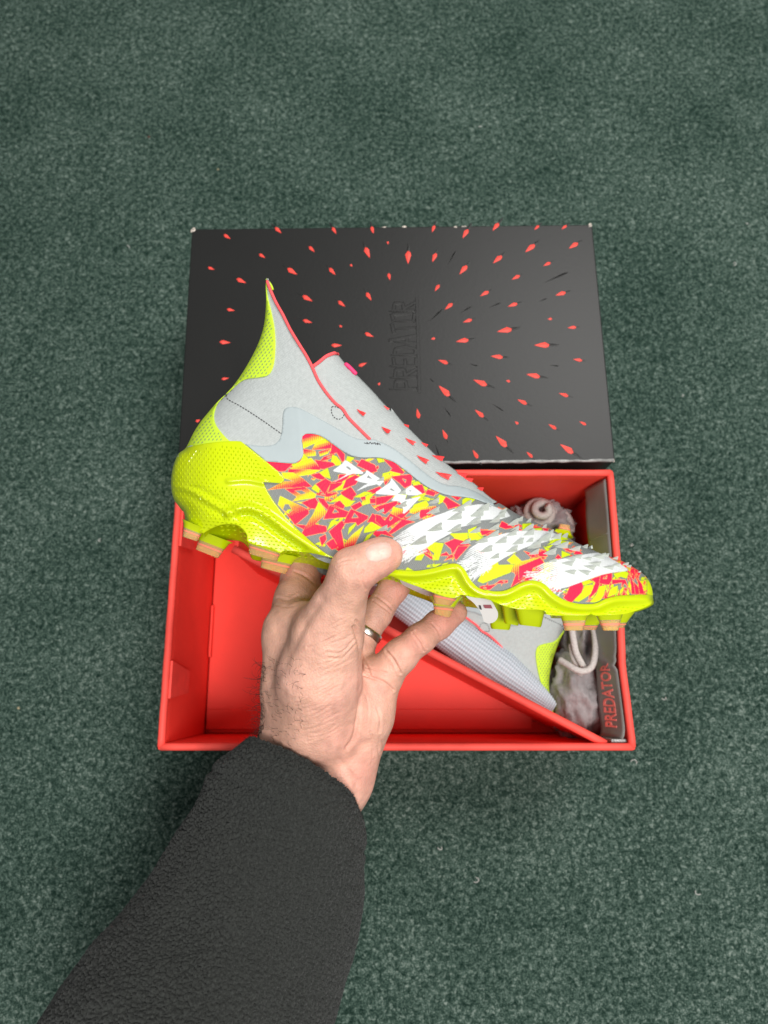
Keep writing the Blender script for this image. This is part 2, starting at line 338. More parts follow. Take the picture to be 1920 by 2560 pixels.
for gi, ch in enumerate('PREDATOR'):
    for k, (x0, y0, x1, y1) in enumerate(glyph[ch]):
        A = Vector((-(y0 - .5) * LHt, (gi - 3.9 + x0 * .86) * LWd, 0)); B_ = Vector((-(y1 - .5) * LHt, (gi - 3.9 + x1 * .86) * LWd, 0)); t = (B_ - A).normalized(); n_ = Vector((-t.y, t.x, 0)); w0, w1 = .0020, (.0009 if k == 0 else .0017)
        lo4 = [A - t * .0008 + n_ * w0, A - t * .0008 - n_ * w0, B_ + t * .0008 - n_ * w1, B_ + t * .0008 + n_ * w1]; hi4 = [A + n_ * w0 * .55, A - n_ * w0 * .55, B_ - n_ * w1 * .55, B_ + n_ * w1 * .55]; hz = .00026 + .00002 * k + .00001 * gi
        vs = [lb.verts.new(Vector((q.x, q.y, LZ - .0002)) + p) for p in lo4] + [lb.verts.new(Vector((q.x, q.y, LZ + hz)) + p) for p in hi4]
        lb.faces.new(vs[4:]); [lb.faces.new((vs[m], vs[(m + 1) % 4], vs[4 + (m + 1) % 4], vs[4 + m])) for m in range(4)]
bmesh.ops.recalc_face_normals(lb, faces=lb.faces[:])
bm_obj('embossed_lettering', lb, m_lid, lid)
q2 = LI @ onz(1046, 858, LZ)
bm_obj('embossed_bar', box_bm((q2.x - 0.0016, q2.y - 0.044, LZ - 0.0003), (q2.x + 0.0010, q2.y + 0.042, LZ + 0.0004), 0.0003), m_lid, lid)

# ------------------------------------------------------------------ football boot
D0 = 0.420                                       # depth of the boot's middle plane
OX, OY = 1000.0, 1400.0                          # boot origin in photo pixels
MPP = D0 / FPX
back = Z('1', [(735,100),(730,150),(733,230),(731,310),(722,400),(704,480),(668,575),(618,672),(560,768),(500,850),(450,902),(390,960),(332,1028),(280,1092),(230,1170),(180,1268),(130,1310),(100,1370),(82,1440),(76,1510),(80,1570),(96,1625),(130,1672),(163,1712),(172,1770),(163,1828)])
bottom = Z('t', [(350,133),(372,118),(430,85),(500,57),(560,45),(640,45),(700,60),(745,100),(780,150),(795,225),(1000,280),(1110,330),(1150,302),(1300,315),(1450,335),(1650,385)]) + [(905, 1420)] + \
    Z('u', [(130,75),(230,115),(330,155),(430,190),(540,235),(700,290),(800,290),(840,265),(960,290),(1100,310),(1250,370),(1400,405),(1659,420)]) + \
    Z('3', [(790,1150),(890,1160),(1070,1160),(1100,1148),(1140,1160),(1310,1150),(1380,1135),(1460,1110),(1515,1080),(1525,1045)])
front = Z('3', [(1527,1015),(1520,970),(1500,920),(1460,870),(1400,830),(1300,775),(1180,735),(1080,690),(1000,655),(940,620),(830,565),(720,515),(600,462),(500,402),(400,340)]) + \
    Z('2', [(1460,528),(1360,458),(1260,385),(1160,300),(1060,200),(960,100),(880,5)]) + Z('1', [(1600,1020),(1540,958),(1470,880),(1400,808),(1340,748),(1280,690),(1228,625)])
top = Z('1', [(1205,615),(1150,637),(1100,677),(1052,712)])
collar = Z('1', [(1010,632),(960,552),(900,452),(850,352),(800,262),(760,172)])
backS = smooth_line(back, 5); bottomS = smooth_line(bottom, 5); frontS = smooth_line(front, 5)
topS = smooth_line(top, 5); collarS = smooth_line([top[-1]] + collar + [back[0]], 5)[1:-1]
OMEGA = np.vstack([backS, bottomS, frontS, topS, collarS])
DIRI = [backS, np.vstack([bottomS[-1:], frontS])]
NEUM = [np.vstack([backS[-1:], bottomS]), np.vstack([frontS[-1:], topS, collarS, backS[:1]])]

# inflate the outline: Poisson equation, zero on closed edges, free on the sole line and the collar opening
GS = 4.0; GX0, GY0 = OMEGA.min(0) - 12; GX1, GY1 = OMEGA.max(0) + 12
gx = np.arange(GX0, GX1, GS); gy = np.arange(GY0, GY1, GS); NX, NY = len(gx), len(gy)
Q = np.stack(np.meshgrid(gx, gy), -1).reshape(-1, 2)
ins = inside(OMEGA, Q).reshape(NY, NX)
dD = np.minimum(*[seg_dist(l, Q) for l in DIRI]).reshape(NY, NX); dN = np.minimum(*[seg_dist(l, Q) for l in NEUM]).reshape(NY, NX)
dirch = (~ins) & (dD <= dN)
phi = np.zeros((NY, NX)); wt = np.zeros((4, NY, NX))
sh = ((0, 1), (0, -1), (1, 0), (-1, 0))
for k, (dy, dx) in enumerate(sh):
    nin = np.roll(ins, (-dy, -dx), (0, 1)); ndi = np.roll(dirch, (-dy, -dx), (0, 1)); wt[k] = (nin | ndi)
wsum = np.maximum(wt.sum(0), 1); par = (np.add.outer(np.arange(NY), np.arange(NX)) % 2).astype(bool)
for it in range(900):
    for c in (0, 1):
        s_ = GS * GS + sum(wt[k] * np.roll(phi, (-dy, -dx), (0, 1)) for k, (dy, dx) in enumerate(sh))
        m_ = ins & (par == bool(c)); phi[m_] += 1.93 * (s_ / wsum - phi)[m_]
psi = np.where(ins & (dD > 6), phi / np.maximum(dD, 1), np.nan)
known = ~np.isnan(psi); pv = np.where(known, psi, np.nanmean(psi))
for it in range(160):
    av = sum(np.roll(pv, s, (0, 1)) for s in sh) / 4; pv = np.where(known, pv, av)
for it in range(3):
    pv = 0.5 * pv + 0.125 * sum(np.roll(pv, s, (0, 1)) for s in sh)
def bil(G, q):
    fx = np.clip((q[:, 0] - GX0) / GS, 0, NX - 1.001); fy = np.clip((q[:, 1] - GY0) / GS, 0, NY - 1.001)
    i = fx.astype(int); j = fy.astype(int); u = fx - i; v = fy - j
    return G[j, i] * (1 - u) * (1 - v) + G[j, i + 1] * u * (1 - v) + G[j + 1, i] * (1 - u) * v + G[j + 1, i + 1] * u * v
def raww(q): return np.sqrt(np.maximum(2 * bil(pv, q) * np.minimum(*[seg_dist(l, q) for l in DIRI]), 0))
# scale to real half widths along the sole
kx = np.array([430, 520, 640, 760, 900, 1050, 1200, 1350, 1480, 1580, 1640.])
kw = np.array([118, 132, 134, 132, 136, 160, 178, 172, 148, 112, 90.])
rb = raww(bottomS - np.array([0, 4.0])); bx = bottomS[:, 0]
def sc(x):
    t = np.interp(x, kx, kw); xs = np.linspace(430, 1640, 60)
    rr = np.array([np.median(rb[np.abs(bx - v) < 40]) if (np.abs(bx - v) < 40).any() else np.nan for v in xs])
    ok = ~np.isnan(rr); r_ = np.interp(x, xs[ok], rr[ok]); return np.clip(t / np.maximum(r_, 20), 0.4, 1.6)
xs_ = np.linspace(GX0, GX1, 200); ss_ = sc(xs_); ss_ = np.convolve(np.pad(ss_, 12, mode='edge'), np.ones(25) / 25, 'valid')
print('raw sole half widths', [(int(v), int(np.median(rb[np.abs(bx - v) < 40]))) for v in kx[1:-1]], 'scale', np.round(np.interp(kx, xs_, ss_), 2))
def width(q): return raww(q) * np.interp(q[:, 0], xs_, ss_) * MPP      # half thickness in metres
MOX = 10.0
def MOY(x): return np.interp(x, [430, 800, 950, 1150, 1300, 1400, 1640], [46, 40, 30, 26, 13, 5, 0])                            # the far side sits a little lower: the boot is rolled towards the viewer
def bpos(q, w, side=1):                          # pixels + half thickness -> boot-local metres
    q = np.asarray(q, float).reshape(-1, 2); w = np.asarray(w, float)
    if side > 0: d = D0 - w; x, y = q[:, 0], q[:, 1]
    else:
        d = D0 + w * 0.85; k = np.clip(w / 0.036, -.2, 1.2); x = q[:, 0] + MOX * k; y = q[:, 1] + MOY(q[:, 0]) * k
    return np.stack([(x - 960) / FPX * d - (OX - 960) / FPX * D0, (1280 - y) / FPX * d - (1280 - OY) / FPX * D0, D0 - d], 1)
boot = empty('football_boot'); boot.matrix_world = Matrix.Translation(P(OX, OY, D0)) @ CAMM
tag(boot, 'laceless spiked football boot in yellow, red and white held up by the hand', 'football boot', 'pair of football boots')

def cdt(poly, spacing, jitter=0.0):              # conforming triangulation of a polygon with interior points
    poly = np.asarray(poly, float); lo, hi = poly.min(0), poly.max(0); n = len(poly)
    xs = np.arange(lo[0] + spacing / 2, hi[0], spacing); ys = np.arange(lo[1] + spacing / 2, hi[1], spacing * 0.866)
    G = np.array([(x + (spacing / 2 if j % 2 else 0), y) for j, y in enumerate(ys) for x in xs]).reshape(-1, 2)
    if len(G):
        G = G[inside(poly, G)]; G = G[seg_dist(poly, G, True) > spacing * 0.45]
    pts = np.vstack([poly, G]); vs = [Vector(p) for p in pts.tolist()]
    r = geometry.delaunay_2d_cdt(vs, [], [list(range(n))], 1, 1e-4)
    V = np.array([tuple(v) for v in r[0]]); F = [tuple(f) for f in r[2]]
    return V, F
def skin_part(name, poly, off, mat, parent, spacing=5, side=1, skirt=0.0009, relief=None):
    V2, F = cdt(poly, spacing); w = width(V2)
    if relief: off = off + relief(V2)
    W = bpos(V2, w + off, side); V = W.tolist(); F = [f if side > 0 else f[::-1] for f in F]
    # orient: CDT faces come out in pixel space (y down)
    a = np.array(F[0]); nz = np.cross(W[a[1]] - W[a[0]], W[a[2]] - W[a[0]])[2]
    if nz * side < 0: F = [f[::-1] for f in F]
    if skirt:
        cnt = {}
        for f in F:
            for i in range(3):
                e = (f[i], f[(i + 1) % 3]); cnt[e] = 1
        bd = [e for e in cnt if (e[1], e[0]) not in cnt]; mp = {}
        lowp = bpos(V2, np.maximum(w + off - skirt, 0), side)
        for a_, b_ in bd:
            for i in (a_, b_):
                if i not in mp: mp[i] = len(V); V.append(lowp[i].tolist())
            F.append((b_, a_, mp[a_], mp[b_]))
    return mesh_obj(name, V, F, mat, parent), V2, w

# materials
def fluo(name, col, rough, spec, bump=0.0, bs=600): return node_mat(name, col, rough, spec, 0.03, 90, bump, bs)
m_yel = fluo('fluorescent_yellow_plastic', (0.505, 0.615, 0.001), 0.26, 0.5); m_yel.node_tree.nodes['Principled BSDF'].inputs['Coat Weight'].default_value = 0.25
m_ygr = fluo('fluorescent_green_mesh', (0.52, 0.72, 0.04), 0.7, 0.3, 0.3, 1500)
m_pink = node_mat('coral_piping', (0.93, 0.11, 0.12), 0.75, 0.2, 0.12, 900, 0.5, 1600)
m_fin = node_mat('grey_rubber_fin', (0.42, 0.45, 0.41), 0.5, 0.4)
m_finr = node_mat('red_rubber_fin', (0.90, 0.055, 0.055), 0.5, 0.4)
m_over = node_mat('matte_grey_overlay', (0.345, 0.395, 0.405), 0.5, 0.35, 0.04, 60, 0.35, 110)
m_thread = node_mat('dark_thread', (0.08, 0.08, 0.085), 0.9)
m_amber = node_mat('amber_stud_plastic', (1.0, 0.62, 0.27), 0.08, 0.5, trans=0.5, ior=1.22, sss=0.4)
m_redband = node_mat('red_stud_band', (0.95, 0.27, 0.17), 0.3, 0.5)
m_white = node_mat('white_sticker', (0.80, 0.77, 0.75), 0.5, 0.4)
m_blk = node_mat('black_print', (0.03, 0.03, 0.03), 0.6)
m_dred = node_mat('dark_red_print', (0.22, 0.015, 0.03), 0.5)
m_lining = node_mat('grey_lining', (0.42, 0.43, 0.43), 0.85, 0.2)
def knit_mat():
    m = node_mat('white_grey_knit', (0.385, 0.412, 0.405), 0.85, 0.2, 0.06, 500, sheen=0.1); nt = m.node_tree; b = nt.nodes['Principled BSDF']
    tc = nt.nodes.new('ShaderNodeTexCoord'); mp = nt.nodes.new('ShaderNodeMapping'); mp.inputs['Rotation'].default_value = (0, 0, math.radians(35))
    mp.inputs['Scale'].default_value = (1, 1.7, 1); nt.links.new(tc.outputs['Object'], mp.inputs[0])
    v = nt.nodes.new('ShaderNodeTexVoronoi'); v.inputs['Scale'].default_value = 620; v.inputs['Randomness'].default_value = 0.45; nt.links.new(mp.outputs[0], v.inputs['Vector'])
    bp = nt.nodes.new('ShaderNodeBump'); bp.inputs['Strength'].default_value = 0.45; bp.inputs['Distance'].default_value = 0.0006; bp.invert = True
    nt.links.new(v.outputs['Distance'], bp.inputs['Height']); nt.links.new(bp.outputs['Normal'], b.inputs['Normal'])
    return m
m_knit = knit_mat()

# region outlines (photo pixels)
pinkline = Z('1', [(740,118),(760,172),(800,262),(850,352),(900,452),(960,552),(1010,632),(1052,712),(1092,802),(1150,890),(1210,960),(1262,1002),(1300,1060),(1350,1112),(1400,1162),(1452,1213)])
ov_up = Z('1', [(590,1245),(700,1258),(780,1250),(820,1220),(840,1170),(848,1100),(850,1040),(862,1002),(900,988),(960,995),(1050,1040),(1150,1095),(1250,1150),(1320,1190),(1400,1213),(1500,1215)]) + \
    Z('q', [(0,10),(100,42),(250,120),(400,230),(550,350),(700,470),(850,570),(1000,625),(1150,640),(1300,680),(1450,750),(1600,845)])
ov_lo = Z('q', [(1640,915),(1540,880),(1350,812),(1180,785),(1000,765),(870,725),(740,665),(620,590),(480,480),(350,380),(250,310),(130,262)]) + \
    Z('p', [(1550,352),(1380,355),(1250,340),(1150,300),(1050,240),(940,160),(830,80),(740,40),(640,25),(570,30),(532,60),(522,110),(535,200),(545,290),(530,350),(495,392),(420,433),(300,430),(180,420),(30,405)]) + Z('1', [(705,1340)])
ovl = np.vstack([smooth_line(ov_up, 5), smooth_line(ov_lo, 5)])
heeltop = Z('1', [(180,1268),(300,1243),(420,1227),(540,1224),(578,1240),(700,1338),(800,1420),(848,1468),(857,1497),(838,1515),(780,1512),(714,1508)])
lip1 = Z('1', [(714,1508),(742,1570),(800,1660),(880,1760),(960,1842),(1050,1922),(1120,1982),(1200,2026)]) + [(905, 1413)] + \
    Z('2', [(870,1112),(950,1122),(1050,1125),(1150,1110),(1230,1090),(1300,1075),(1350,1082),(1390,1120),(1430,1190),(1480,1240),(1540,1263)]) + \
    Z('3', [(300,945),(360,975),(430,990),(500,985),(560,960),(620,930),(680,915),(740,922),(790,950),(840,1000),(900,1042),(960,1065),(1040,1078),(1130,1073),(1200,1042),(1280,1022),(1400,1015),(1510,1013)])
lipS = smooth_line(lip1, 5); heelS = smooth_line(heeltop, 5)
ih = int(np.argmin(np.hypot(*(backS - np.array(heeltop[0])).T)))
sole_side = np.vstack([backS[ih:], bottomS, np.array(front[:1]), lipS[::-1][1:], heelS[::-1][:-1]])
# upper shell (printed), collar, tongue
it_ = int(np.argmin(np.hypot(*(frontS - np.array(ov_lo[0])).T)))
print_poly = np.vstack([frontS[:it_], smooth_line(np.array(ov_lo)[:-1] - np.array([0, 4.0]), 5), smooth_line([(654, 1150), (640, 1190), (665, 1240), (720, 1330), (800, 1400), (905, 1422)], 6),
                        (lipS + np.array([0, 8.0]))[np.where(lipS[:, 0] > 910)[0]]])
io = int(np.argmin(np.hypot(*(frontS - np.array(ov_up[-1])).T)))
pinkS = smooth_line(pinkline, 5)
ibh = int(np.argmin(np.hypot(*(backS - np.array([433, 1170])).T)))
ovs = smooth_line(ov_up, 5)
ov_to_pink = ovs[ovs[:, 0] < pinkline[-1][0]]
collar_poly = np.vstack([backS[:ibh], [(560, 1190)], ov_to_pink + np.array([0, 6.0]), pinkS[::-1][:-1]])
jt = int(np.argmin(np.hypot(*(frontS - np.array([1247, 1256])).T)))
tongue_poly = np.vstack([frontS[it_:], topS, (pinkS[pinkS[:, 1] > top[-1][1] + 2] + np.array([-14.0, 6.0])), ovs[ovs[:, 0] > pinkline[-1][0]] + np.array([-4.0, 9.0])])

for side in (1, -1):
    sp = 5 if side > 0 else 9
    o, _, _ = skin_part('collar', collar_poly, 0.0, m_knit, boot, sp, side, skirt=0.0)
    md = o.modifiers.new('t', 'SOLIDIFY'); md.thickness = 0.0014; md.offset = -1
    o, _, _ = skin_part('tongue', tongue_poly, -0.0012, m_knit, boot, sp, side, skirt=0.0)
    o, _, _ = skin_part('overlay', ovl, 0.0007, m_over, boot, sp, side)
    pat_u = np.vstack([backS[:int(np.argmin(np.hypot(*(backS - np.array(Z('1', [(452, 903)])[0])).T)))], smooth_line(Z('1', [(455,905),(500,865),(550,820),(600,795),(680,785),(740,772),(772,738),(790,680),(797,600),(798,520),(790,430),(770,330),(748,240),(738,170)]), 5)])
    i0 = int(np.argmin(np.hypot(*(backS - np.array(Z('1', [(452, 903)])[0])).T)))
    pat_l = np.vstack([backS[i0 + 1:ih + 1], smooth_line(Z('1', [(250,1262),(420,1240),(488,1235),(462,1207),(420,1160),(386,1110),(373,1060),(381,1010),(402,960),(452,906)]), 5)])
    for pp_ in (pat_u, pat_l):
        o, _, _ = skin_part('heel_patch', pp_, 0.0008, m_ygr, boot, sp, side)
        if side > 0:                             # open mesh: rows of dark slots
            inner = pp_; lo_, hi_ = inner.min(0), inner.max(0); V, F = [], []
            ys = np.arange(lo_[1], hi_[1], 7.4)
            for j, y in enumerate(ys):
                xs = np.arange(lo_[0] + (5 if j % 2 else 0), hi_[0], 10.0); qq = np.stack([xs + (y - lo_[1]) * -0.25 % 10.0, np.full_like(xs, y)], 1)
                ok = inside(inner, qq) & (seg_dist(inner[len(inner) - 40:], qq) > 7) & (seg_dist(inner, qq, True) > 4)
                if not ok.any(): continue
                e = (np.array([[2.9, -2.6], [-0.3, -2.2], [-2.9, 2.4], [0.3, 2.3]])[None] + qq[ok][:, None]).reshape(-1, 2); b0 = len(V)
                V += bpos(e, width(e) + 0.0009).tolist(); F += [(k, k + 1, k + 2, k + 3) for k in range(b0, len(V), 4)]
            g = mesh_obj('mesh_holes', V, F, node_mat('mesh_hole_shade', (0.24, 0.33, 0.10), 0.9), o, False); g['kind'] = 'stuff'

# ---- printed upper: colours carried by the dense mesh itself
R_, Y_, W_, G_ = (0.80, 0.010, 0.055), (0.53, 0.645, 0.001), (0.61, 0.63, 0.63), (0.185, 0.195, 0.19)
OR_ = (0.80, 0.50, 0.10)
shards = []
def grow(p, e=1.9):                               # traced outlines lose a little at their rims: push them back out
    p = np.array(p); nx_ = np.roll(p, -1, 0); pv2 = np.roll(p, 1, 0); t = nx_ - pv2; n = np.stack([t[:, 1], -t[:, 0]], 1); n /= np.linalg.norm(n, axis=1)[:, None] + 1e-9
    ar = 0.5 * np.sum(p[:, 0] * nx_[:, 1] - nx_[:, 0] * p[:, 1]); return p + n * e * (1 if ar > 0 else -1)
def S(k, col, pts, hole=None): shards.append((grow(Z(k, pts)), col, np.array(Z(k, hole)) if hole else None))
# background scatter of small blades first
for n_s in range(520):
    c = np.array([random.uniform(650, 1640), random.uniform(1080, 1500)]); a = random.uniform(-0.75, 0.35) + (PI if random.random() < .5 else 0); L = random.uniform(18, 38) if n_s < 430 else random.uniform(9, 18); h = L * random.uniform(.30, .5)
    u = np.array([math.cos(a), math.sin(a)]); v = np.array([-u[1], u[0]]); kk = random.random(); hole = None
    if kk < .35: pl = [c - u * L, c + v * h * .4, c + u * L * .7 + v * h, c + u * L * .4 - v * h * .5]
    elif kk < .7: pl = [c - u * L, c - u * L * .2 + v * h, c + u * L * .6 + v * h * .6, c + u * L, c + u * .1 * L - v * h, c - u * L * .1 - v * h * .1]
    else: pl = [c - u * L, c - u * L * .1 - v * h * .9, c + u * L * .9 - v * h * .3, c + u * L * .75 + v * h * .5, c + u * L * .1 + v * h * .35, c - u * L * .15 + v * h * 1.2, c - u * L * .05 + v * .2 * h]; hole = np.array([c + u * L * .15 - v * h * .35, c + u * L * .5 - v * h * .15, c + u * L * .3 + v * h * .1])
    if c[0] < 1230 and n_s % 5 > 2: continue
    shards.append((np.array(pl), random.choice(['R', 'R', 'R', 'R', 'Y', 'Y', 'Y', 'RY', 'YR']), hole))
for n_s in range(90):
    c = np.array([random.uniform(1470, 1635), random.uniform(1395, 1495)]); L = random.uniform(7, 17); a = random.uniform(-1.9, -1.1); u = np.array([math.cos(a), math.sin(a)]); v = np.array([-u[1], u[0]])
    shards.append((np.array([c - u * L, c + v * 4, c + u * L, c - v * 5]), random.choice(['R', 'R', 'Y', 'RY']), None))
for c, p in (('RY',[(560,30),(640,25),(740,40),(820,80),(720,140),(540,225),(530,70)]),('YR',[(840,95),(900,140),(940,180),(940,220),(660,240),(720,150)]),('R',[(940,160),(1040,240),(1110,310),(1105,400),(1090,415),(1010,280),(900,310),(930,260)]),
    ('RY',[(550,240),(710,270),(715,320),(600,330),(545,290)]),('RY',[(760,280),(920,235),(880,290),(770,330)]),('Y',[(950,320),(1000,340),(1060,420),(1060,450),(1000,460),(930,420)]),('Y',[(545,300),(600,360),(590,380),(515,385)]),
    ('YR',[(520,400),(650,365),(785,520),(640,530),(340,520)]),('R',[(0,400),(400,445),(290,535),(200,540),(60,430)]),('RY',[(340,520),(640,525),(780,530),(640,580),(500,600),(330,560)]),('R',[(700,390),(960,430),(985,450),(820,510),(780,500)]),
    ('Y',[(880,500),(920,650),(800,600),(760,570)]),('R',[(650,600),(760,570),(900,680),(740,640)]),('YR',[(240,570),(400,570),(520,640),(670,750),(250,770),(50,810),(280,690),(420,680),(280,630)]),
    ('Y',[(700,730),(770,780),(760,840),(660,780)]),('R',[(930,690),(840,860),(720,720),(850,650)]),('R',[(880,840),(1060,730),(1090,700),(920,720)]),('R',[(520,980),(710,910),(740,970),(720,1060),(640,1050)]),
    ('R',[(740,910),(830,930),(910,1060),(890,1080),(800,990)]),('YR',[(760,970),(870,1110),(700,1270),(860,1310),(870,1370),(560,1440),(530,1400),(690,1130)]),('R',[(900,1380),(1080,1230),(1120,1260),(1060,1360),(1120,1659),(1060,1659),(870,1520),(960,1470)]),
    ('Y',[(1280,1250),(1260,1290),(1150,1420),(1180,1330)]),('YR',[(1380,1280),(1200,1659),(1150,1659),(1110,1560),(1220,1430)]),('R',[(770,1460),(850,1420),(860,1480),(800,1580)]),('R',[(860,1540),(960,1480),(1020,1600),(940,1620)]),
    ('Y',[(1659,1290),(1500,1230),(1400,1330),(1380,1390),(1500,1370),(1640,1310)]),('R',[(1500,1130),(1659,1230),(1659,1330),(1500,1240),(1430,1250)]),('Y',[(1520,1370),(1400,1530),(1370,1540),(1430,1430)]),
    ('R',[(1060,840),(1200,760),(1270,860),(1220,940),(1100,900)]),('Y',[(1070,870),(890,990),(1060,940),(1130,1030),(1180,1020),(1270,940),(1210,960),(1120,910)]),('R',[(960,1000),(1040,950),(1110,1020),(1100,1060)]),
    ('R',[(1200,1030),(1330,970),(1360,1010),(1250,1080)]),('R',[(1140,660),(1260,600),(1330,620),(1260,720),(1080,790)]),('R',[(1350,380),(1530,460),(1560,540),(1480,560),(1400,510),(1290,460)]),('Y',[(1150,340),(1250,360),(1190,410),(1140,390)]),
    ('Y',[(1560,370),(1659,370),(1659,410),(1580,420)]),('R',[(1420,830),(1600,760),(1659,790),(1500,850)]),('Y',[(1240,910),(1390,830),(1500,830),(1330,900)]),('R',[(1460,930),(1640,910),(1580,980),(1470,980)]),('R',[(1530,1060),(1659,1000),(1659,1090),(1600,1110)]),
    ('RY',[(1340,900),(1390,890),(1420,980),(1390,990)])): S('p', c, p)
S('p', 'RY', [(290,790),(560,765),(720,870),(700,900),(390,950),(460,890)], [(430,812),(520,805),(580,845),(510,862)])
S('p', 'YR', [(220,890),(610,1080),(620,1120),(430,1280),(310,1120),(200,1000)], [(290,1000),(340,1000),(390,1080),(340,1130),(260,1070)])
S('p', 'R', [(910,1020),(1170,1110),(1150,1170),(820,1200)], [(980,1060),(1030,1110),(950,1120)])
S('p', 'R', [(1200,1070),(1440,1170),(1430,1195),(1290,1290),(1270,1240),(1100,1260),(1150,1160)], [(1250,1120),(1305,1180),(1215,1190)])
for c, p in (('R',[(0,800),(270,765),(130,860),(0,900)]),('R',[(0,930),(310,840),(290,880),(120,1020),(60,980)]),('YR',[(350,960),(480,970),(350,1090),(210,1010),(240,930)]),('R',[(350,1120),(330,1090),(540,1140),(420,1160),(200,1300),(170,1290)]),
    ('R',[(100,260),(250,310),(390,450),(370,465),(190,420),(230,390)]),('Y',[(10,250),(80,260),(90,300),(40,310)]),('YR',[(90,510),(240,470),(200,520),(130,620)]),('Y',[(500,600),(600,570),(620,600),(520,620)]),('R',[(510,630),(640,620),(670,730),(640,745)]),
    ('R',[(680,740),(720,690),(830,730),(800,770)]),('Y',[(650,630),(720,670),(690,700)]),('Y',[(880,760),(960,790),(930,850),(870,880),(830,830)]),('R',[(960,790),(1170,910),(1000,950),(960,870),(930,850)]),('Y',[(1200,830),(1250,800),(1380,820),(1320,860),(1190,890)]),
    ('R',[(1020,770),(1180,800),(1130,830)]),('Y',[(700,840),(730,900),(660,940),(480,960),(530,900)]),('YR',[(480,960),(830,920),(870,980),(620,970),(550,1020),(470,1000)]),('R',[(620,970),(750,960),(720,1030),(600,1090),(610,1000)]),
    ('Y',[(1010,1300),(1280,1290),(1280,1350),(1180,1400),(1090,1350)]),('Y',[(1290,1250),(1410,1230),(1500,1310),(1300,1390),(1280,1330)]),('R',[(950,1430),(1090,1370),(1200,1400),(1310,1450),(1130,1460),(1050,1580),(1040,1500)]),('Y',[(800,1420),(930,1430),(860,1659),(780,1659),(810,1560),(700,1490)]),
    ('R',[(1140,1470),(1280,1460),(1100,1659),(1080,1600)]),('Y',[(590,1560),(670,1580),(620,1659),(540,1659)]),('RY',[(700,1490),(820,1640),(650,1520)]),('R',[(1430,1240),(1659,1250),(1540,1320),(1500,1300)])): S('q', c, p)
S('q', 'R', [(0,1030),(60,1050),(120,1120),(200,1020),(350,1090),(160,1210),(100,1200),(0,1120)], [(200,1060),(235,1070),(200,1115),(185,1105)])
S('q', 'R', [(200,510),(480,480),(495,520),(480,620),(400,660),(330,590)], [(365,535),(415,550),(405,590)])
for c, p in (('YR',[(690,700),(800,800),(1060,740),(1110,810),(950,880),(930,960),(640,1150),(720,990),(700,940),(650,940),(690,840),(600,780)]),('Y',[(300,890),(470,800),(480,850),(690,840),(640,940),(260,1090),(190,1070),(290,900)]),('R',[(760,870),(1060,745),(1105,810),(950,880),(930,960),(760,1040)]),
    ('R',[(820,1060),(900,990),(960,990),(930,1050)]),('R',[(210,370),(430,370),(310,410),(250,430)]),('Y',[(60,360),(180,310),(140,380),(260,480),(70,500)]),('R',[(520,240),(690,330),(580,340),(490,310)]),('Y',[(810,280),(930,270),(930,340),(810,360)]),
    ('R',[(1020,680),(1110,640),(1150,720),(1040,720)]),('Y',[(1080,580),(1220,660),(1150,650)]),('R',[(1520,690),(1560,620),(1640,690)]),('Y',[(1350,650),(1480,700),(1350,740)]),('R',[(1300,700),(1350,740),(1250,770)])): S('r', c, p)
for c, p in (('R',[(160,930),(340,870),(370,900),(340,1030),(240,1140),(160,1190),(60,1110),(120,1040)]),('Y',[(400,920),(520,910),(540,980),(440,1080),(300,1170),(220,1170),(350,1040)]),('Y',[(350,860),(500,830),(480,850),(560,850),(370,910)]),('R',[(500,820),(640,770),(640,850),(580,1010),(440,1150),(520,1000),(570,870)]),
    ('Y',[(630,940),(740,910),(690,1060),(640,1150),(560,1180),(480,1190),(590,1060)]),('Y',[(850,740),(1030,690),(1090,720),(1060,800),(970,770),(900,790)]),('R',[(830,830),(1040,830),(1110,1050),(1060,900),(1020,880),(980,940),(990,860),(830,890)]),('Y',[(830,960),(920,920),(900,1040),(760,1100),(800,1000)]),
    ('R',[(1100,740),(1180,900),(1200,1055),(1150,1055),(1140,900)]),('R',[(1180,850),(1250,950),(1260,1055),(1210,1055)]),('R',[(1240,780),(1300,900),(1340,1055),(1280,1055)]),('Y',[(1400,800),(1470,930),(1500,1090),(1400,1090)])): S('s', c, p)
S('s', 'R', [(650,760),(830,720),(820,820),(780,900),(630,880)], [(700,780),(750,760),(740,810),(690,810)])
white = [Z('p', [(1120,390),(1165,410),(1375,560),(1360,580),(1230,575),(1150,605),(980,688),(965,690),(1060,640),(1150,580),(970,545),(955,530),(1080,440)]),
         Z('p', [(1420,525),(1659,680),(1600,745),(1560,722),(1440,748),(1270,822),(1380,742),(1440,712),(1330,692),(1255,660),(1400,575)]),
         Z('q', [(215,525),(345,690),(330,750),(420,760),(400,830),(620,780),(430,985),(385,1020),(370,1010),(380,960),(330,850),(210,835),(270,765),(0,745),(0,720),(190,590)]), Z('q', [(490,625),(640,740),(560,765),(440,760),(350,720)])]
wholes = [Z('p', [(1125,480),(1165,475),(1210,515),(1185,525)]), Z('p', [(1440,595),(1500,650),(1420,630)]), Z('q', [(180,680),(215,668),(270,712),(235,705)]), Z('q', [(450,690),(500,700),(470,715)])]
st1 = np.vstack([smooth_line(Z('q', [(230,1370),(330,1290),(600,1130),(900,1020),(1130,940),(1340,900),(1480,888),(1600,930)]) + Z('r', [(330,0),(480,60),(600,108),(640,170)]), 8), smooth_line(Z('r', [(500,210),(230,228),(30,300)]) + Z('q', [(1180,1200),(1020,1295),(800,1420),(700,1490),(560,1560),(400,1605),(280,1640)]), 8)])
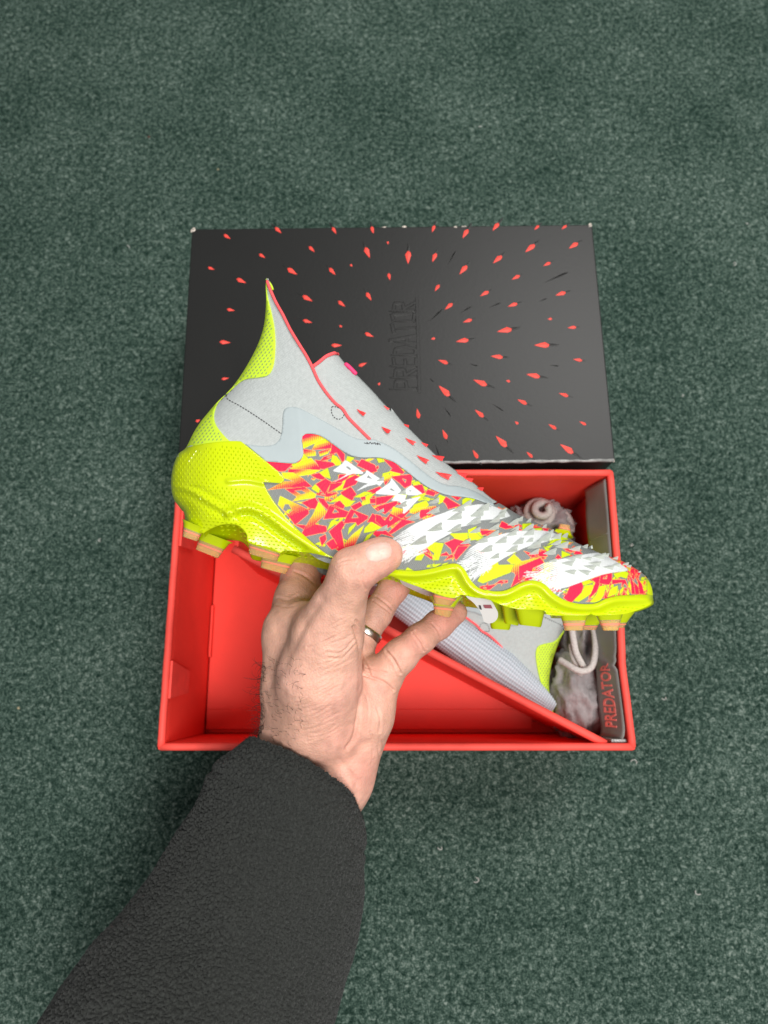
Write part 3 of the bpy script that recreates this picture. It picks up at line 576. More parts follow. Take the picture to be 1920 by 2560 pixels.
st2 = np.vstack([smooth_line(Z('r', [(-40,800),(60,640),(180,550),(330,470),(600,400),(820,365),(1100,368),(1270,410),(1330,440)]), 8), smooth_line(Z('r', [(1300,470),(1100,530),(870,595),(740,650),(600,722),(480,792),(300,900),(120,1000)]), 8)])
st3 = np.vstack([smooth_line(Z('r', [(950,930),(1060,838),(1200,790),(1400,752),(1500,738)]) + Z('s', [(180,452),(400,420),(640,392),(740,430)]), 8), smooth_line(Z('s', [(820,490),(960,575),(1080,672),(840,712),(650,752),(340,862),(150,932),(0,968)]) + Z('r', [(1300,1180),(1150,1110),(1000,1020)]), 8)])
torn = []
rt = random.Random(3)
for ends, inn in ((Z('q', [(235,1385),(250,1450),(300,1560),(320,1640),(430,1620),(520,1570)]), Z('q', [(700,1330)])[0]), (Z('r', [(0,760),(20,860),(60,960),(110,1010),(230,950),(330,880)]), Z('r', [(380,720)])[0]), (Z('r', [(930,950),(1000,1020),(1100,1100),(1200,1170),(1290,1200)]), Z('r', [(1380,960)])[0])):
    e = smooth_line(ends, 4)
    for _ in range(58):
        a = e[rt.randrange(len(e))]; b = a + (np.array(inn) - a) * rt.uniform(.3, .75) + np.array([rt.uniform(-20, 20), rt.uniform(-16, 16)])
        a = a - (np.array(inn) - a) * rt.uniform(0.0, .28) + np.array([rt.uniform(-8, 8), rt.uniform(-6, 6)]); torn.append((a, b, rt.uniform(.5, 1.0)))
def paint(q):
    n = len(q); C = np.tile(np.array(G_), (n, 1))
    hatch = (np.sin(q[:, 0] * 1.25 + np.floor(q[:, 1] / 3.2) * 2.1) * np.sin(q[:, 1] * 1.95)) ; C *= (1 + 0.28 * np.sign(hatch) * (np.abs(hatch) > .25))[:, None]
    half = 0.5 + 0.5 * np.sin(q[:, 0] * 1.9) * np.sin(q[:, 1] * 1.9)
    for pl, col, hole in shards:
        lo, hi = pl.min(0) - 2, pl.max(0) + 2; I = np.where(((q >= lo) & (q <= hi)).all(1))[0]
        if not len(I): continue
        qi = q[I]; k = inside(pl, qi); d = seg_dist(pl, qi, True)
        if hole is not None:
            kh = inside(hole, qi); k &= ~kh; d = np.minimum(d, seg_dist(hole, qi, True))
        if col in ('R', 'Y'): c = np.tile(np.array(R_ if col == 'R' else Y_), (len(I), 1)); t = None
        else:
            t = np.clip((qi[:, 1] + 0.35 * qi[:, 0] - (pl[:, 1] + .35 * pl[:, 0]).min()) / np.ptp(pl[:, 1] + .35 * pl[:, 0]), 0, 1)
            if col == 'YR': t = 1 - t
            t = np.clip((t - .3) / .55, 0, 1); m_ = (t > half[I])[:, None]; tt = t[:, None]
            hard = np.where(m_, np.array(Y_), np.array(R_)); c = np.where((tt > .02) & (tt < .98), 0.8 * hard + 0.2 * (np.array(R_) * (1 - tt) + np.array(Y_) * tt), np.where(tt > .5, np.array(Y_), np.array(R_)))
        edge = (d < 0.75); oc = np.array((0.10, 0.11, 0.07)) if col == 'Y' else np.array(OR_)
        out = (~k) & (d < 0.9) & (col == 'Y')
        C[I[k]] = c[k]; C[I[k & edge]] = (0.75 * oc + 0.25 * c[k & edge]); C[I[out]] = 0.5 * C[I[out]] + 0.5 * np.array((0.10, 0.11, 0.07))
    wv = np.array(W_)
    for pl in white:
        k = inside(np.array(pl), q); C[k] = wv
    for pl in wholes:
        k = inside(np.array(pl), q); C[k] = np.array(G_) * 1.1
    for st in (st1, st2, st3):
        k = inside(st, q); e0 = st[0] * .5 + st[-1] * .5; dd = np.hypot(*(q - e0).T); fr = np.sin((q[:, 1] * .82 + q[:, 0] * .35) * 1.6 + 3 * np.sin(q[:, 0] * .07)); k &= (dd > 34 + 26 * fr) ; C[k] = wv * (1 + 0.02 * np.sin(q[k, 0] * .9)[:, None])
    # torn ends: gaps cut in, threads drawn out
    for a, b, r in torn:
        k = seg_dist(np.array([a, b]), q) < r; C[k] = wv
    return np.clip(C, 0, 1)
m_print = bpy.data.materials.new('printed_knit'); m_print.use_nodes = True
nt = m_print.node_tree; b = nt.nodes['Principled BSDF']; at = nt.nodes.new('ShaderNodeAttribute'); at.attribute_name = 'print'
nt.links.new(at.outputs['Color'], b.inputs['Base Color']); b.inputs['Roughness'].default_value = 0.62; b.inputs['Specular IOR Level'].default_value = 0.3
tc = nt.nodes.new('ShaderNodeTexCoord'); vo = nt.nodes.new('ShaderNodeTexVoronoi'); vo.inputs['Scale'].default_value = 900; nt.links.new(tc.outputs['Object'], vo.inputs['Vector'])
bp = nt.nodes.new('ShaderNodeBump'); bp.inputs['Strength'].default_value = 0.35; bp.inputs['Distance'].default_value = 0.0004; nt.links.new(vo.outputs['Distance'], bp.inputs['Height']); nt.links.new(bp.outputs['Normal'], b.inputs['Normal'])
for side in (1, -1):
    o, V2, w = skin_part('printed_upper', print_poly, 0.0, m_print, boot, 2.0 if side > 0 else 6.0, side, skirt=0.0)
    acc = 0; offs = ((0.5, 0.2), (-0.5, -0.2), (0.2, -0.5), (-0.2, 0.5)) if side > 0 else ((0, 0),)
    for dx, dy in offs: acc = acc + paint(V2 + np.array([dx, dy]))
    C = acc / len(offs)
    ca = o.data.color_attributes.new('print', 'FLOAT_COLOR', 'POINT'); buf = np.ones((len(o.data.vertices), 4)); buf[:len(C), :3] = C; ca.data.foreach_set('color', buf.ravel())

# ---- sole: near side, far side and the underside between them
far_bottom = bottomS.copy()
lines = []
wb = width(bottomS)
for t in np.linspace(0, 1, 9):
    k = 1 - 2 * t                                # 1 near .. -1 far
    if k >= 0: lines.append(bpos(bottomS, (wb + 0.001) * k, 1))
    else: lines.append(bpos(bottomS, (wb + 0.001) * -k, -1))
nb = len(bottomS); V = np.vstack(lines); V[:, 1] += np.repeat([0, .0012, .002, .0024, .0026, .0024, .002, .0012, 0], nb); F = []
for r in range(8):
    for i in range(nb - 1): a = r * nb + i; F.append((a, a + 1, a + nb + 1, a + nb))
sole = mesh_obj('soleplate', V, F, m_yel, boot)
crest = smooth_line(Z('1', [(470,1730),(540,1690),(620,1685),(740,1740),(880,1845),(1010,1935),(1100,1985)]), 6); groove = smooth_line(Z('1', [(560,1745),(640,1740),(740,1800),(860,1890),(980,1970)]), 6)
notchl = smooth_line(Z('1', [(714,1512),(600,1492),(470,1500)]), 6); heell = smooth_line(Z('1', [(84,1535),(200,1560),(340,1640),(460,1710)]), 6)
def sole_relief(q):
    dl = seg_dist(lipS, q); x = q[:, 0]; f = np.clip((x - 860) / 80, 0, 1)
    r = f * (0.0018 * np.exp(-((dl - 11) / 8) ** 2) - 0.0016 * np.exp(-((dl - 33) / 10) ** 2))
    r += 0.0030 * np.exp(-(seg_dist(crest, q) / 11) ** 2) - 0.0024 * np.exp(-(seg_dist(groove, q) / 10) ** 2)
    r += 0.0016 * np.exp(-(seg_dist(notchl, q) / 6) ** 2) + 0.0011 * np.exp(-(seg_dist(heell, q) / 6) ** 2) - 0.0009 * np.exp(-((seg_dist(heell, q) - 14) / 7) ** 2) * (q[:, 1] > 1215)
    return r * np.clip(width(q) / 0.012, 0, 1)
s1, _, _ = skin_part('sole_rim', sole_side, 0.0012, m_yel, sole, 4, 1, skirt=0.0012, relief=sole_relief)
s2, _, _ = skin_part('sole_rim', sole_side, 0.0012, m_yel, sole, 10, -1, skirt=0.0012)
# moulded ridge running back from the notch, and raised diamond grip
def ridge(name, pts, r, off, mat, parent):
    q = smooth_line(pts, 5); V, F = tube(bpos(q, width(q) + off), [r * (0.35 + 0.65 * math.sin(PI * i / (len(q) - 1))) for i in range(len(q))], 8); return mesh_obj(name, V, F, mat, parent)
lo_, hi_ = sole_side.min(0), sole_side.max(0); DE = []
lipall = np.vstack([heelS, lipS])
for j, y in enumerate(np.arange(lo_[1], hi_[1], 8.6)):
    xs = np.arange(lo_[0] + (5.6 if j % 2 else 0), hi_[0], 11.2); qq = np.stack([xs, y + 0.10 * (xs - 500)], 1)
    dl = seg_dist(lipall, qq); heelzone = qq[:, 0] < 700
    ok = inside(sole_side, qq) & (dl > np.where(heelzone, np.where(qq[:, 1] > 1270, 16, 12), 27)) & (seg_dist(bottomS, qq) > 3) & (seg_dist(backS, qq) > 2)
    ok &= ~((qq[:, 0] > 540) & (qq[:, 0] < 760) & (np.abs(qq[:, 1] - (1205 + (qq[:, 0] - 560) * .05)) < 13) & (qq[:, 1] < 1230))
    for c in qq[ok]:
        hz = c[0] < 640; a, bb = (2.7, 4.6) if hz and c[1] < 1300 else (4.8, 2.2); e = np.array([[a, 0], [0, bb], [-a, 0], [0, -bb], [0, 0]])
        DE.append((e if hz else e @ np.array([[.98, .2], [-.2, .98]])) + c)
DE = np.array(DE).reshape(-1, 2); ww = width(DE) + 0.00115 + sole_relief(DE); ww[4::5] += 0.0008; V = bpos(DE, ww).tolist()
F = [t for b0 in range(0, len(V), 5) for t in ((b0 + 1, b0, b0 + 4), (b0 + 2, b0 + 1, b0 + 4), (b0 + 3, b0 + 2, b0 + 4), (b0, b0 + 3, b0 + 4))]
g = mesh_obj('grip_dots', V, F, m_yel, sole, False); g['kind'] = 'stuff'
# dots under the arch
V, F = [], []
for i in range(8, nb - 4, 3):
    for r in range(1, 8):
        p0 = Vector(lines[r][i]); p0.y += .0018; tx = (Vector(lines[r][min(i + 1, nb - 1)]) - Vector(lines[r][i - 1])).normalized(); tz = Vector((0, -.3, -1)).normalized(); nn = tx.cross(tz)
        nn = nn if nn.y < 0 else -nn; b0 = len(V); s = 0.0011
        V += [p0 + tx * s * 1.3, p0 + tz * s, p0 - tx * s * 1.3, p0 - tz * s, p0 + nn * .0011]; F += [(b0, b0 + 1, b0 + 4), (b0 + 1, b0 + 2, b0 + 4), (b0 + 2, b0 + 3, b0 + 4), (b0 + 3, b0, b0 + 4)]
g = mesh_obj('grip_dots', V, F, m_yel, sole, False); g['kind'] = 'stuff'

# ---- studs
def px_local(px, py, d): return Vector(((px - 960) / FPX * d - (OX - 960) / FPX * D0, (1280 - py) / FPX * d - (1280 - OY) / FPX * D0, D0 - d))
def stud(tl, tr, br, bl, d, rd, amber=True, split=0.35, up=26):
    tl, tr, br, bl = map(np.array, (tl, tr, br, bl)); N = 20
    def ring(t, k=1.0):
        L = tl + (bl - tl) * t; Rr = tr + (br - tr) * t; c = (L + Rr) / 2; h = (Rr - L) / 2 * k; dep = rd * (1 - 0.30 * max(t, 0)) * k; out = []
        for i in range(N):
            a = 2 * PI * i / N; ca, sa = math.cos(a), math.sin(a); e = 0.62
            x = math.copysign(abs(ca) ** e, ca); z = math.copysign(abs(sa) ** e, sa)
            q = c + h * x; out.append(px_local(q[0], q[1], d - dep * z))
        return out
    def loft(ts, name, mat, parent, ks=None):
        V, F = [], []; ks = ks or [1] * len(ts)
        for t, k in zip(ts, ks): V += ring(t, k)
        for r in range(len(ts) - 1):
            for i in range(N): a = r * N + i; b_ = r * N + (i + 1) % N; F.append((a, b_, b_ + N, a + N))
        F.append(tuple(range(N))[::-1]); F.append(tuple((len(ts) - 1) * N + i for i in range(N)))
        o = mesh_obj(name, V, F, mat, parent); o.modifiers.new('e', 'EDGE_SPLIT').split_angle = 0.7; return o
    L0 = -up / max(np.linalg.norm(bl - tl), 1)
    if not amber: return loft([L0, 0, .5, .9, 1.0], 'stud', m_yel, boot, [1.25, 1.04, 1, .98, .9])
    s = loft([L0, 0.0, split - .12], 'stud', m_yel, boot, [1.22, 1.05, 1.0])
    loft([split - .119, split, split + .93 * (1 - split), 1.0], 'stud_tip', m_amber, s, [.985, .98, .985, .93])
    loft([split + .03, split + .14], 'colour_band', m_redband, s, [1.002, 1.0])
    return s
WS = 0.031
def zt(k, *p): return Z(k, p)
stud(*zt('t', (158,30),(352,110),(290,213),(142,163)), D0 - .020, .0065, True, .42, 8)
stud(*zt('t', (325,130),(600,235),(497,380),(270,290)), D0 + .018, .0065, True, .52, 6)
stud(*zt('t', (797,190),(1125,300),(1080,412),(795,333)), D0 - .022, .0065, True, .40, 8)
stud(*zt('t', (925,330),(1250,400),(1162,535),(910,470)), D0 + .018, .0065, True, .42, 10)
stud(*zt('u', (550,190),(835,262),(737,378),(572,352)), D0 - .031, .0065, True, .42, 6)
stud(*zt('u', (560,330),(800,345),(732,490),(576,456)), D0 - .016, .0065, True, .40, 14)
stud(*zt('3', (880,1130),(1085,1125),(1045,1262),(915,1262)), D0 - .030, .0065, True, .60, 8)
stud(*zt('3', (1118,1120),(1325,1110),(1290,1262),(1180,1262)), D0 - .022, .0065, True, .62, 8)
stud(*zt('u', (1376,390),(1668,400),(1635,588),(1408,560)), D0 - .012, .008, False)
stud(*zt('u', (1245,380),(1440,400),(1410,572),(1265,545)), D0 + .006, .008, False)
stud(*zt('u', (1110,400),(1360,420),(1325,615),(1130,600)), D0 + .026, .008, False)
stud((1440, 1555), (1500, 1555), (1490, 1575), (1450, 1575), D0 + .022, .006, True, .5, 30)
stud((1515, 1550), (1572, 1548), (1560, 1570), (1525, 1570), D0 + .016, .006, True, .5, 30)

# ---- pink piping, tongue top, stitching
for side in (1, -1):
    q = pinkS; V, F = tube(bpos(q, width(q) + (0.0004 if side > 0 else 0.0002), side), 0.0009, 8); mesh_obj('piping', V, F, m_pink, boot)
    q = topS; V, F = tube(bpos(np.vstack([frontS[-1:], q]), width(np.vstack([frontS[-1:], q])) - 0.0008, side), 0.0010, 8); mesh_obj('piping', V, F, m_pink, boot)
q = smooth_line(Z('1', [(735,104),(750,122),(770,152),(780,180)]), 4); V, F = tube(bpos(q, np.full(len(q), -0.002)), 0.0007, 8); mesh_obj('pull_loop', V, F, m_ygr, boot)
def stitches(pts, name='stitching', r=0.00026, dash=5.5, gap=2.2):
    q = smooth_line(pts, 0.6); d = np.r_[0, np.cumsum(np.hypot(*np.diff(q, axis=0).T))]; V, F = [], []; s = 0
    while s < d[-1]:
        k = (d >= s) & (d <= s + dash); s += dash + gap
        if k.sum() < 2: continue
        g = q[k][[0, k.sum() // 2, -1]]; v, f = tube(bpos(g, width(g) + np.array([0.0001, 0.0004, 0.0001])), r, 5); b0 = len(V); V += v; F += [tuple(i + b0 for i in x) for x in f]
    o = mesh_obj(name, V, F, m_thread, boot); return o
stitches(Z('1', [(460,905),(470,935),(560,985),(700,1075),(838,1172)]))
stitches(Z('1', [(1190,985),(1185,1020),(1205,1060),(1240,1072),(1270,1050),(1265,1010),(1225,990),(1195,985)]), dash=4, gap=3)
m_thr2 = m_thread
for k_, pts in enumerate(([(1385,150),(1440,160),(1420,140)], [(1450,165),(1470,140),(1490,165),(1510,145)], [(1515,165),(1535,145),(1545,170),(1570,150)], [(1575,150),(1570,175),(1590,160),(1612,180)])):
    q = smooth_line(Z('p', pts), 1.0); V, F = tube(bpos(q, width(q) + 0.0009), 0.00022, 5); mesh_obj('printed_script', V, F, m_thread, boot)
# red tab on the tongue
q = smooth_line(Z('1', [(1275,688),(1300,705),(1340,745),(1358,765)]), 3); V, F = tube(bpos(q, width(q) * 0 + 0.0030), [0.0006, *([0.0013] * (len(q) - 2)), 0.0006], 8); mesh_obj('tongue_tab', V, F, node_mat('magenta_tab', (0.80, 0.04, 0.16), 0.5), boot)

# ---- fins
def normal_at(c):
    e = 4.0; qq = np.array([c, [c[0] + e, c[1]], [c[0], c[1] + e]]); p = bpos(qq, np.maximum(width(qq), 0)); n = np.cross(p[1] - p[0], p[2] - p[0]); n = -n if n[2] < 0 else n
    return Vector(p[0]), Vector(n).normalized(), Vector(p[1] - p[0]).normalized()
def fin_mesh(name, mat):
    pr = [(0, 0), (.32, .08), (.66, .21), (1.04, .36), (.96, .18), (1.0, -.05), (.5, -.08)]; V, F = [], []
    th = [.01, .07, .10, .05, .10, .13, .10]
    for s in (1, -1): V += [(a, h, s * t) for (a, h), t in zip(pr, th)]
    n = len(pr); F = [(0, 1, 6), (1, 2, 5, 6), (2, 3, 4, 5)]; F += [tuple(n + i for i in f[::-1]) for f in F]
    F += [(i, n + i, n + (i + 1) % n, (i + 1) % n) for i in range(n)]
    me = bpy.data.meshes.new(name); me.from_pydata(V, [], [f[::-1] for f in F]); me.update(); me.materials.append(mat); return me
finm, finrm = fin_mesh('fin', m_fin), fin_mesh('red_fin', m_finr)
def add_fin(px, py, Lpx, ang, mesh, name='fin', hs=1.0, upw=0.9):
    c = np.array([px, py]); 
    if not inside(OMEGA, c[None])[0]:
        i = int(np.argmin(np.hypot(*(frontS - c).T))); c = frontS[i] + np.array([-2.0, 4.0])
    p, n, tx = normal_at(c); a = math.radians(ang); dirp = np.array([math.cos(a), math.sin(a)]) * 6
    q2 = c + dirp; p2 = Vector(bpos(q2[None], np.maximum(width(q2[None]), 0))[0]); t = (p2 - p); t.normalize()
    up = Vector((0.12, 1, 0.0)); h = (n * 1.0 + up * upw); h = (h - t * h.dot(t)).normalized(); s = h.cross(t)
    L = Lpx * MPP * 0.93; M = Matrix((t, h, s)).transposed().to_4x4(); M.translation = p
    o = bpy.data.objects.new(name, mesh); COL.objects.link(o); o.parent = boot; o.matrix_local = M @ Matrix.Diagonal((L, L * hs, L * 1.1, 1))
for k, lst in (('q', [(975,1105,205),(1045,990,180),(1300,1050,195),(1390,975,200),(1180,910,150),(700,1260,205),(980,1270,190),(1255,1170,190),(470,1445,220),(860,1415,150),(1290,1285,150),(1160,1440,140),(1380,1420,160),(1430,1550,170),(690,1020,180),(410,1105,190),(720,880,150),(290,750,120),(270,930,150),(0,1260,160),(0,1005,110),(0,570,110)]),
               ('r', [(90,175,190),(180,95,190),(30,285,200),(350,255,160),(70,400,150),(150,540,170),(330,360,160),(310,455,170),(420,545,170),(210,665,165),(570,665,170),(350,755,130),(660,560,170),(580,440,160),(430,190,170),(600,295,190),(640,370,140),(820,435,180),(850,530,120),(800,375,200),(1000,515,220),(870,615,210),(890,700,150),(1090,690,190),(1260,595,200),(1450,630,180),(1390,750,150),(1340,815,160),(1390,925,140),(1170,790,110),(1060,470,180),(1200,475,180),(1350,455,160),(1200,560,160),(480,130,150),(720,240,140),(860,255,130),(1080,330,130),(1180,390,100)]),
               ('s', [(60,685,160),(20,555,170),(80,485,170),(280,665,180),(370,600,180),(450,555,190),(680,620,170),(360,485,140),(510,455,220),(820,590,140),(180,455,170),(650,390,140),(680,440,150),(830,485,130),(990,580,140),(1060,615,110),(1240,705,90),(350,300,150),(430,310,130),(380,255,90)])):
    ox, oy, s_ = ZM[k]
    for X, Y, L in lst:
        px, py = ox + X / s_, oy + Y / s_; toe = max(0, min(1, (px - 1330) / 120)); low = max(0, min(1, (py - (1370 + (px - 1400) * .35)) / 40))
        add_fin(px, py, L / s_ * 1.06, -14 + 22 * toe + 18 * toe * low, finm, 'fin', 1.0, 1.0 if toe < .6 else 0.8)
for X, Y, L in ((640,8,70),(812,128,72),(975,205,80),(1055,325,92),(1185,440,110),(965,110,60),(1085,235,60),(1160,325,100),(1330,445,95),(1380,480,80)):
    add_fin(660 + X / 2.765, 1020 + Y / 2.765, L / 2.765, 38 if X < 1100 else 27, finrm, 'fin', 0.85, 0.9)
for X, Y, L in ((1365,1003,62),(1532,1123,66),(1545,975,50)): add_fin(400 + X / 2.765, 660 + Y / 2.765, L / 2.765, 45, finrm, 'fin', .8, .8)
for X, Y, L in ((310,275,75),): add_fin(1080 + X / 2.765, 1120 + Y / 2.765, L / 2.765, 24, finrm, 'fin', .8, .8)

# ---- stickers on the sole, swing tag
def flat_px(name, pts, d, mat, parent, th=0.0004, tilt=0.0):
    pts = [np.array(p) for p in pts]; n = len(pts); c = sum(pts) / n
    V = [px_local(p[0], p[1], d + tilt * (p[1] - c[1])) for p in pts] + [px_local(p[0], p[1], d + th + tilt * (p[1] - c[1])) for p in pts]
    F = [tuple(range(n)), tuple(range(n, 2 * n))[::-1]] + [(i, n + i, n + (i + 1) % n, (i + 1) % n) for i in range(n)]
    return mesh_obj(name, V, F, mat, parent, False)
st_ = flat_px('sole_sticker', smooth_line(Z('u', [(235,100),(300,115),(430,180),(560,235),(570,285),(480,265),(360,215),(260,160)]), 5, True), D0 - 0.012, m_white, sole, tilt=.0009)
for a in range(4): flat_px('sticker_print', Z('u', [(440 + a * 6, 178 + a * 9), (520, 190 + a * 9), (520, 194 + a * 9), (440 + a * 6, 182 + a * 9)]), D0 - 0.0135, m_blk, st_)
tg = flat_px('swing_tag', smooth_line(Z('u', [(890,278),(1010,290),(1125,315),(1185,400),(1205,450),(1195,505),(1150,542),(1100,545),(1065,530),(1055,490),(1030,430),(965,345)]), 5, True), D0 - 0.020, m_white, boot, 0.0005, .0002)
flat_px('tag_print', Z('u', [(1015,368),(1035,370),(1047,412),(1027,410)]), D0 - 0.0216, m_blk, tg)
flat_px('tag_print', Z('u', [(1058,364),(1135,365),(1152,400),(1074,398)]), D0 - 0.0216, m_dred, tg)

# ------------------------------------------------------------------ second boot and packing inside the box
def copy_tree(o, parent=None):
    c = o.copy(); COL.objects.link(c); c.parent = parent
    for ch in o.children: copy_tree(ch, c)
    return c
boot2 = copy_tree(boot)
boot2['label'] = 'matching football boot lying on its side inside the red box'
A2 = math.radians(190.0)
tipl = px_local(666, 694, D0); R2 = Matrix.Rotation(A2, 4, 'Z')
boot2.matrix_world = Matrix.Translation(onz(1388, 1806, 0.064) - (R2 @ tipl)) @ R2

def pad_mat():
    m = node_mat('silver_dimpled_fabric', (0.46, 0.465, 0.49), 0.5, 0.4, 0.05, 100); nt = m.node_tree; b = nt.nodes['Principled BSDF']
    b.inputs['Metallic'].default_value = 0.1
    at_ = nt.nodes.new('ShaderNodeAttribute'); at_.attribute_name = 'dimple_tone'; nt.links.new(at_.outputs['Color'], b.inputs['Base Color'])
    return m
m_pad = pad_mat()
# dimpled roll lying along the partition
ra = onz(1392, 1772, 0.090); rb_ = onz(981, 1468, 0.098)
ax = (rb_ - ra); LR = ax.length; ax.normalize(); sd = Vector((0, 0, 1)).cross(ax).normalized()
V, F, DM = [], [], []; NU, NV = 330, 132
for i in range(NU + 1):
    u = i / NU; endk = min(1, u * 3.2) ** 0.7 * min(1, (1 - u) * 12) ** .5
    for j in range(NV):
        a = 2 * PI * j / NV; s = u * LR / 0.0042; t = j / NV * 26
        dm = math.sin(2 * PI * (s + (0.5 if int(t) % 2 else 0))) * math.sin(2 * PI * t)
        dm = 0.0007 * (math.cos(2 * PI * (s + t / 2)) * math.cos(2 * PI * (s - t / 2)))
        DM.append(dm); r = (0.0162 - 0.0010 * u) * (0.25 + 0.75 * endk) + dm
        V.append(ra + ax * (u * LR) + sd * (math.cos(a) * r * 1.0) + Vector((0, 0, math.sin(a) * r * 0.72 - 0.012 - 0.006 * u)))
for i in range(NU):
    for j in range(NV): F.append((i * NV + j, i * NV + (j + 1) % NV, (i + 1) * NV + (j + 1) % NV, (i + 1) * NV + j))
pad = mesh_obj('padding_roll', V, F, m_pad); ca = pad.data.color_attributes.new('dimple_tone', 'FLOAT_COLOR', 'POINT'); ca.data.foreach_set('color', np.repeat(np.clip(np.array(DM) * 420 + 0.80, .58, 1.0), 4) * np.tile([.50, .545, .60, 1], len(V)))  # colour gets darker towards the bottom of each dimple
tag(pad, 'silver grey dimpled fabric roll along the diagonal partition', 'padding')

# crumpled drawstring bag
m_bag = node_mat('mauve_mesh_fabric', (0.30, 0.272, 0.275), 0.85, 0.2, 0.12, 260, 0.8, 900, sheen=0.2)
m_cord = node_mat('pale_braided_cord', (0.50, 0.455, 0.43), 0.85, 0.2, 0.15, 700, 0.8, 1500)
bag = empty('drawstring_bag', onz(1440, 1720, 0.0)); tag(bag, 'mauve grey mesh drawstring bag crumpled in the box corner', 'bag')
def blob(name, c, rad, seed, amp, mat, parent, sub=5, fold=(3, 1.4, 0.6)):
    bm = bmesh.new(); bmesh.ops.create_icosphere(bm, subdivisions=sub, radius=1)
    for v in bm.verts:
        n = v.co.normalized(); q = n * fold[0] + Vector((seed, 0, 0))
        f = (1 - abs(noise.noise(q * 0.8) * 2)) * .55 + (1 - abs(noise.noise(q * 1.9 + Vector((9, 1, 4)))) * 2) * .3 + noise.noise(q * 4.5) * .16
        k = 1 + amp * (f - .45)
        v.co = Vector((n.x * rad[0], n.y * rad[1], n.z * rad[2])) * k
    for v in bm.verts:                           # pressed against the box walls and floor
        w_ = v.co + c; lim = BX1 - BT - 0.0012; w_.x = lim if w_.x > lim else w_.x
        w_.y = min(w_.y, BY1 - BT - 0.001); w_.z = max(w_.z, 0.0068); v.co = w_ - Vector(parent.location)
    return bm_obj(name, bm, mat, parent, True)
blob('bag_fabric', onz(1438, 1735, 0.046), (0.024, 0.038, 0.040), 2.2, 0.24, m_bag, bag)
blob('bag_fabric', onz(1458, 1600, 0.040), (0.020, 0.050, 0.040), 6.1, 0.34, m_bag, bag)
blob('bag_fabric', onz(1345, 1320, 0.040), (0.030, 0.022, 0.030), 8.4, 0.5, m_bag, bag)
def cord(pts, r, parent, n=8):
    q = smooth_line([tuple(p) for p in pts], 0.0012); q[:, 0] = np.minimum(q[:, 0], BX1 - BT - r - .0006); V, F = tube([Vector(p) - Vector(parent.location) for p in q], r, n); return mesh_obj('drawstring', V, F, m_cord, parent)
def oz(*l): return [onz(*a) for a in l]
cord(oz((1400,1650,.088),(1420,1662,.094),(1440,1674,.098),(1460,1678,.098),(1478,1668,.098),(1487,1640,.096),(1488,1600,.092),(1482,1560,.088)), 0.0026, bag)
cord(oz((1430,1575,.094),(1434,1600,.096),(1440,1630,.096),(1452,1655,.094),(1462,1672,.090)), 0.0026, bag)
cord(oz((1428,1610,.090),(1432,1640,.090),(1445,1672,.088),(1452,1690,.080)), 0.0022, bag)
# coiled end of the drawstring by the back wall
cc = onz(1347, 1288, 0.060); cp_ = []
for k in range(46):
    a = k * 0.30; r = 0.0135 - 0.00022 * k; cp_.append(cc + Vector((math.cos(a) * r, math.sin(a) * r * 0.95, 0.0005 * k)))
cord(cp_, 0.0033, bag)
cord([onz(1402 + 27 * math.cos(a), 1322 - 40 * math.sin(a), 0.058) for a in np.linspace(-0.2, PI + .2, 14)], 0.0030, bag)

# ------------------------------------------------------------------ hand and forearm: one continuous surface grown from a distance field
def hc(px, py, d): return np.array([(px - 960) / FPX * d, (1280 - py) / FPX * d, -d])     # camera-frame metres
chains = {
    'arm1': ([(736,1885,.424,.0205),(676,1990,.420,.0235),(580,2200,.410,.025)], .012),
    'arm2': ([(832,1948,.424,.0200),(765,2060,.418,.024),(620,2290,.405,.030)], .012),
    'idx_meta': ([(732,1875,.426,.0200),(738,1720,.421,.0196),(732,1585,.424,.0180)], .010),
    'mid_meta': ([(770,1880,.430,.020),(800,1730,.432,.019),(800,1600,.442,.0155)], .012),
    'ring_meta': ([(830,1930,.430,.019),(860,1760,.432,.017),(872,1640,.438,.0142)], .012),
    'pinky_meta': ([(848,1950,.422,.0190),(905,1780,.420,.0190),(945,1700,.424,.0140)], .010),
    'thenar': ([(792,1800,.410,.0240),(798,1690,.398,.0235),(818,1600,.391,.0190),(845,1520,.383,.0138)], .010),
    'web': ([(770,1560,.412,.012),(830,1560,.395,.012)], .014),
    'thumb': ([(840,1535,.384,.0140),(866,1470,.376,.0114),(880,1428,.372,.0113)], .006),
    'thumb_tip': ([(880,1428,.372,.0113),(915,1410,.371,.0102),(950,1392,.3735,.0097),(969,1385,.3755,.0082)], .005),
    'index': ([(732,1585,.424,.0168),(742,1500,.440,.0136),(752,1440,.452,.0118),(790,1380,.474,.0108),(870,1345,.490,.0092)], .005),
    'middle': ([(800,1600,.440,.0140),(838,1500,.452,.0112),(868,1450,.466,.0105),(930,1385,.486,.0090)], .004),
    'ring': ([(872,1640,.436,.0132),(905,1592,.437,.0098),(945,1530,.441,.0089),(985,1468,.447,.0090),(1040,1410,.464,.0080)], .0035),
    'pinky': ([(945,1700,.422,.0124),(1000,1640,.419,.0098),(1050,1596,.417,.0084),(1098,1560,.424,.0082),(1140,1532,.430,.0069)], .0035)}
allp = np.array([np.r_[hc(*p[:3]), p[3]] for c, _ in chains.values() for p in c])
VX = 0.00105
lo_ = (allp[:, :3] - allp[:, 3:]).min(0) - .005; hi_ = (allp[:, :3] + allp[:, 3:]).max(0) + .005
lo_[1] = max(lo_[1], hc(620, 2110, .41)[1])
nx, ny, nz3 = [int(v) + 1 for v in (hi_ - lo_) / VX]
AX = [np.float32(lo_[i] + VX * np.arange(n)) for i, n in enumerate((nx, ny, nz3))]
